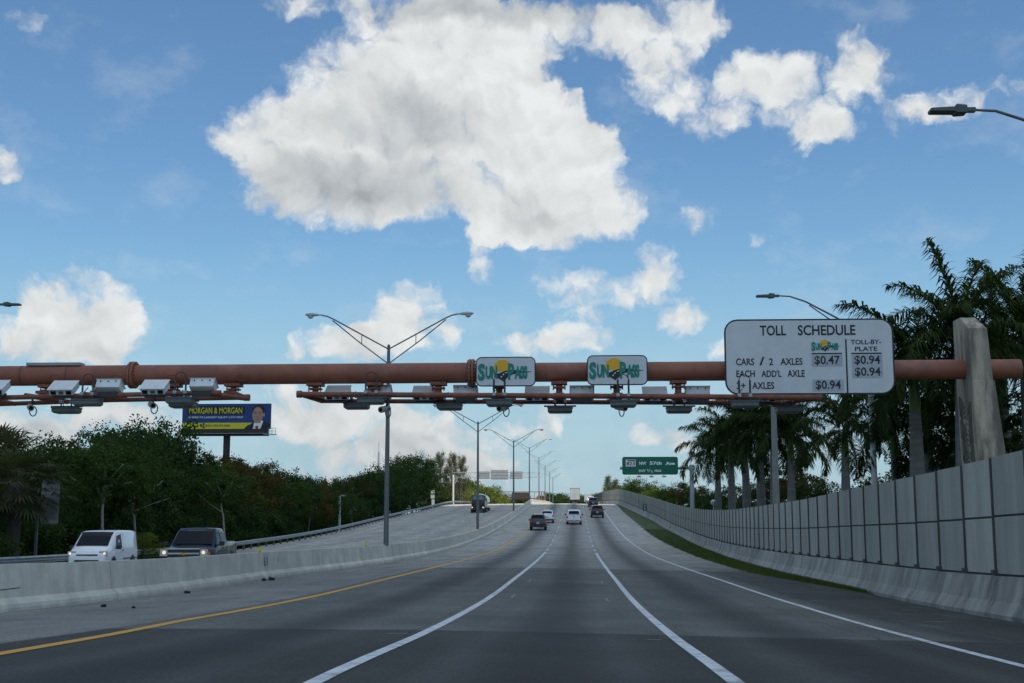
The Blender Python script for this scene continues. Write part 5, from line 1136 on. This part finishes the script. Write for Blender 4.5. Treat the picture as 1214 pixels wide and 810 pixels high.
# semi trailer seen from behind
TY = 331; x = at(681.8, 617, TY).x; e = empty('semi_trailer', (x, TY, zroad(x, TY)), 'tall white box trailer seen from behind at the crest of the middle lane', 'truck', AG)
tw = mat('dull white trailer skin', (.34, .35, .34), .5, var=.08, dirt=(.22, .22, .21, .5)); MB().box((0, 7.5, 2.55), (2.55, 15, 2.9)).build('trailer_box', tw, e)
fr_ = MB().box((-1.23, -.02, 2.55), (.12, .06, 2.95)).box((1.23, -.02, 2.55), (.12, .06, 2.95)).box((0, -.02, 4.0), (2.6, .06, .14)).box((0, -.02, 1.12), (2.6, .06, .16)).build('door_frame', M_galv, e)
MB().box((0, -.03, 2.55), (.03, .04, 2.7)).box((.3, -.06, 2.2), (.03, .04, 1.2)).box((-.3, -.06, 2.2), (.03, .04, 1.2)).build('door_bars', M_galv, e)
MB().box((0, 0, .62), (2.2, .1, .12)).box((-.6, .0, .85), (.1, .1, .4)).box((.6, .0, .85), (.1, .1, .4)).build('underride_bar', M_dark, e)
for sd in (-1, 1):
    lampbox(e, sd*.85, sd*1.1, -.02, .92, 1.0, M_tl, 'tail_light', .05); MB().box((sd*1.0, .55, .45), (.55, .02, .7)).build('mud_flap', M_black, e)
    for yy in (1.2, 2.5): wheel(e, sd*.98, yy, .5, .55, sd)
    wheel(e, sd*.98, 14.6, .5, .55, sd); wheel(e, sd*1.0, 18.5, .5, .3, sd)
MB().box((0, 16.8, 2.0), (2.4, 2.4, 2.9)).box((0, 18.6, 1.3), (2.2, 1.6, 1.4)).build('tractor_cab', blackp, e, bevel=.1)
TY = 430; x = at(697.3, 617, TY).x; e = empty('box_truck', (x, TY, zroad(x, TY)), 'small pale box truck just beyond the crest in the right lane', 'truck', AG)
MB().box((0, 3, 2.2), (2.4, 6, 2.6)).build('cargo_box', tw, e); MB().box((0, -.02, 1.1), (1.8, .04, .5)).build('rear_stripe', M_green, e); MB().box((0, 6.9, 1.5), (2.1, 1.7, 1.7)).build('cab', white, e, bevel=.1)
for sd in (-1, 1): wheel(e, sd*.95, 1.4, .42, .4, sd); wheel(e, sd*.95, 7.0, .42, .3, sd)
# black tanker coming over the crest
TY = 220; x = at(566.5, 617, TY).x; e = empty('tank_truck', (x, TY, zroad(x, TY)), 'black truck with a silver tank coming down from the crest in the opposite carriageway', 'truck', OG)
MB().box((0, 1.6, 1.95), (2.35, 2.0, 2.2)).build('cab', blackp, e, bevel=.12); MB().box((0, .2, 1.25), (1.9, 1.5, 1.1)).build('hood', blackp, e, bevel=.12)
MB().box((0, .585, 2.55), (1.9, .05, .62)).build('windscreen', mat('glass with painted reflection', (.16, .20, .22), .1, spec=.6), e); MB().box((0, -.58, 1.2), (1.2, .05, .8)).build('grille', M_dark, e); MB().box((0, -.62, .62), (2.3, .2, .3)).build('front_bumper', M_dark, e, bevel=.03)  # windscreen reflection is painted as a pale glass colour
for sd in (-1, 1):
    hl = lampbox(e, sd*.82, sd*1.08, -.50, .82, 1.05, M_hlg, 'headlight', .1); MB().box((sd*.95, -.57, .93), (.22, .04, .2)).build('bulb', M_hl, hl)
    MB().box((sd*1.40, .9, 2.3), (.14, .2, .7)).build('mirror', M_dark, e, bevel=.03); wheel(e, sd*1.02, .1, .52, .32, sd)
    MB().box((sd*1.0, .1, .95), (.42, 1.3, .35)).build('fender', blackp, e, bevel=.08)
    for yy in (3.6, 4.9, 11.5, 12.8): wheel(e, sd*.98, yy, .52, .55, sd)
    MB().tube([(sd*1.1, 2.75, .9), (sd*1.1, 2.75, 3.5)], .08, 8).build('exhaust_stack', M_chrome, e)
MB().loft([[(r*1.2*math.cos(2*PI*k/20), yy, 2.35+r*1.05*math.sin(2*PI*k/20)) for k in range(20)] for yy, r in ((3.2, .55), (3.5, .95), (3.9, 1.0), (13.0, 1.0), (13.3, .9))]).build('tank', silver, e, True)
MB().box((0, 8.2, 1.0), (1.3, 10.5, .3)).build('chassis', M_dark, e)

# ------------------------------------------------------------------ the overhead cloud whose shadow lies on the near motorway
def shade_cloud():
    Hc = 900.; off = SUNV*(Hc/SUNV.z); rng = np.random.default_rng(5)
    def edge(th):
        # shadow outline on the ground round centre (0,20): radius per direction
        dx, dy = math.sin(th), math.cos(th); best = 1e9
        for (nx, ny, d) in ((0, 1, 246), (-.55, .84, 330), (1, 0, 210), (-1, 0, 230), (0, -1, 260), (.7, .7, 268), (-.7, -.7, 270), (.7, -.7, 270)):
            q = dx*nx+dy*ny
            if q > 1e-3: best = min(best, d/q)
        return best*(1+.012*math.sin(th*9)+.010*math.sin(th*23+1))
    n, m = 160, 34; V = [(off.x, 20+off.y, Hc+90)]; Fc = []
    for j in range(1, m+1):
        f = j/m
        for k in range(n):
            th = 2*PI*k/n; r = edge(th)*f; x, y = r*math.sin(th), 20+r*math.cos(th)
            z = Hc+95*(max(0, 1-f*f))**.55+14*math.sin(x*.045+1)*math.cos(y*.05)*(1-f)+6*math.sin(x*.13)*math.sin(y*.11)*(1-f)
            V.append((x+off.x, y+off.y, z))
    for k in range(n): Fc.append((0, 1+k, 1+(k+1) % n))
    for j in range(m-1):
        for k in range(n): a = 1+j*n+k; b = 1+j*n+(k+1) % n; Fc.append((a, a+n, b+n, b))
    o0 = len(V); last = 1+(m-1)*n
    for j in range(1, 8):
        f = 1-j/8
        for k in range(n):
            th = 2*PI*k/n; r = edge(th)*f; x, y = r*math.sin(th), 20+r*math.cos(th); V.append((x+off.x, y+off.y, Hc-8-5*math.sin(x*.06)*math.cos(y*.05)))
    prev = last
    for j in range(7):
        cur = o0+j*n
        for k in range(n): Fc.append((prev+k, prev+(k+1) % n, cur+(k+1) % n, cur+k))
        prev = cur
    V.append((off.x, 20+off.y, Hc-8)); c = len(V)-1
    for k in range(n): Fc.append((prev+k, prev+(k+1) % n, c))
    me = bpy.data.meshes.new('cloud'); me.from_pydata(V, [], Fc); me.update(); me.materials.append(M_cloud); me.polygons.foreach_set('use_smooth', [True]*len(me.polygons))
    o = bpy.data.objects.new('cloud', me); COL.objects.link(o); o['kind'] = 'structure'
shade_cloud()
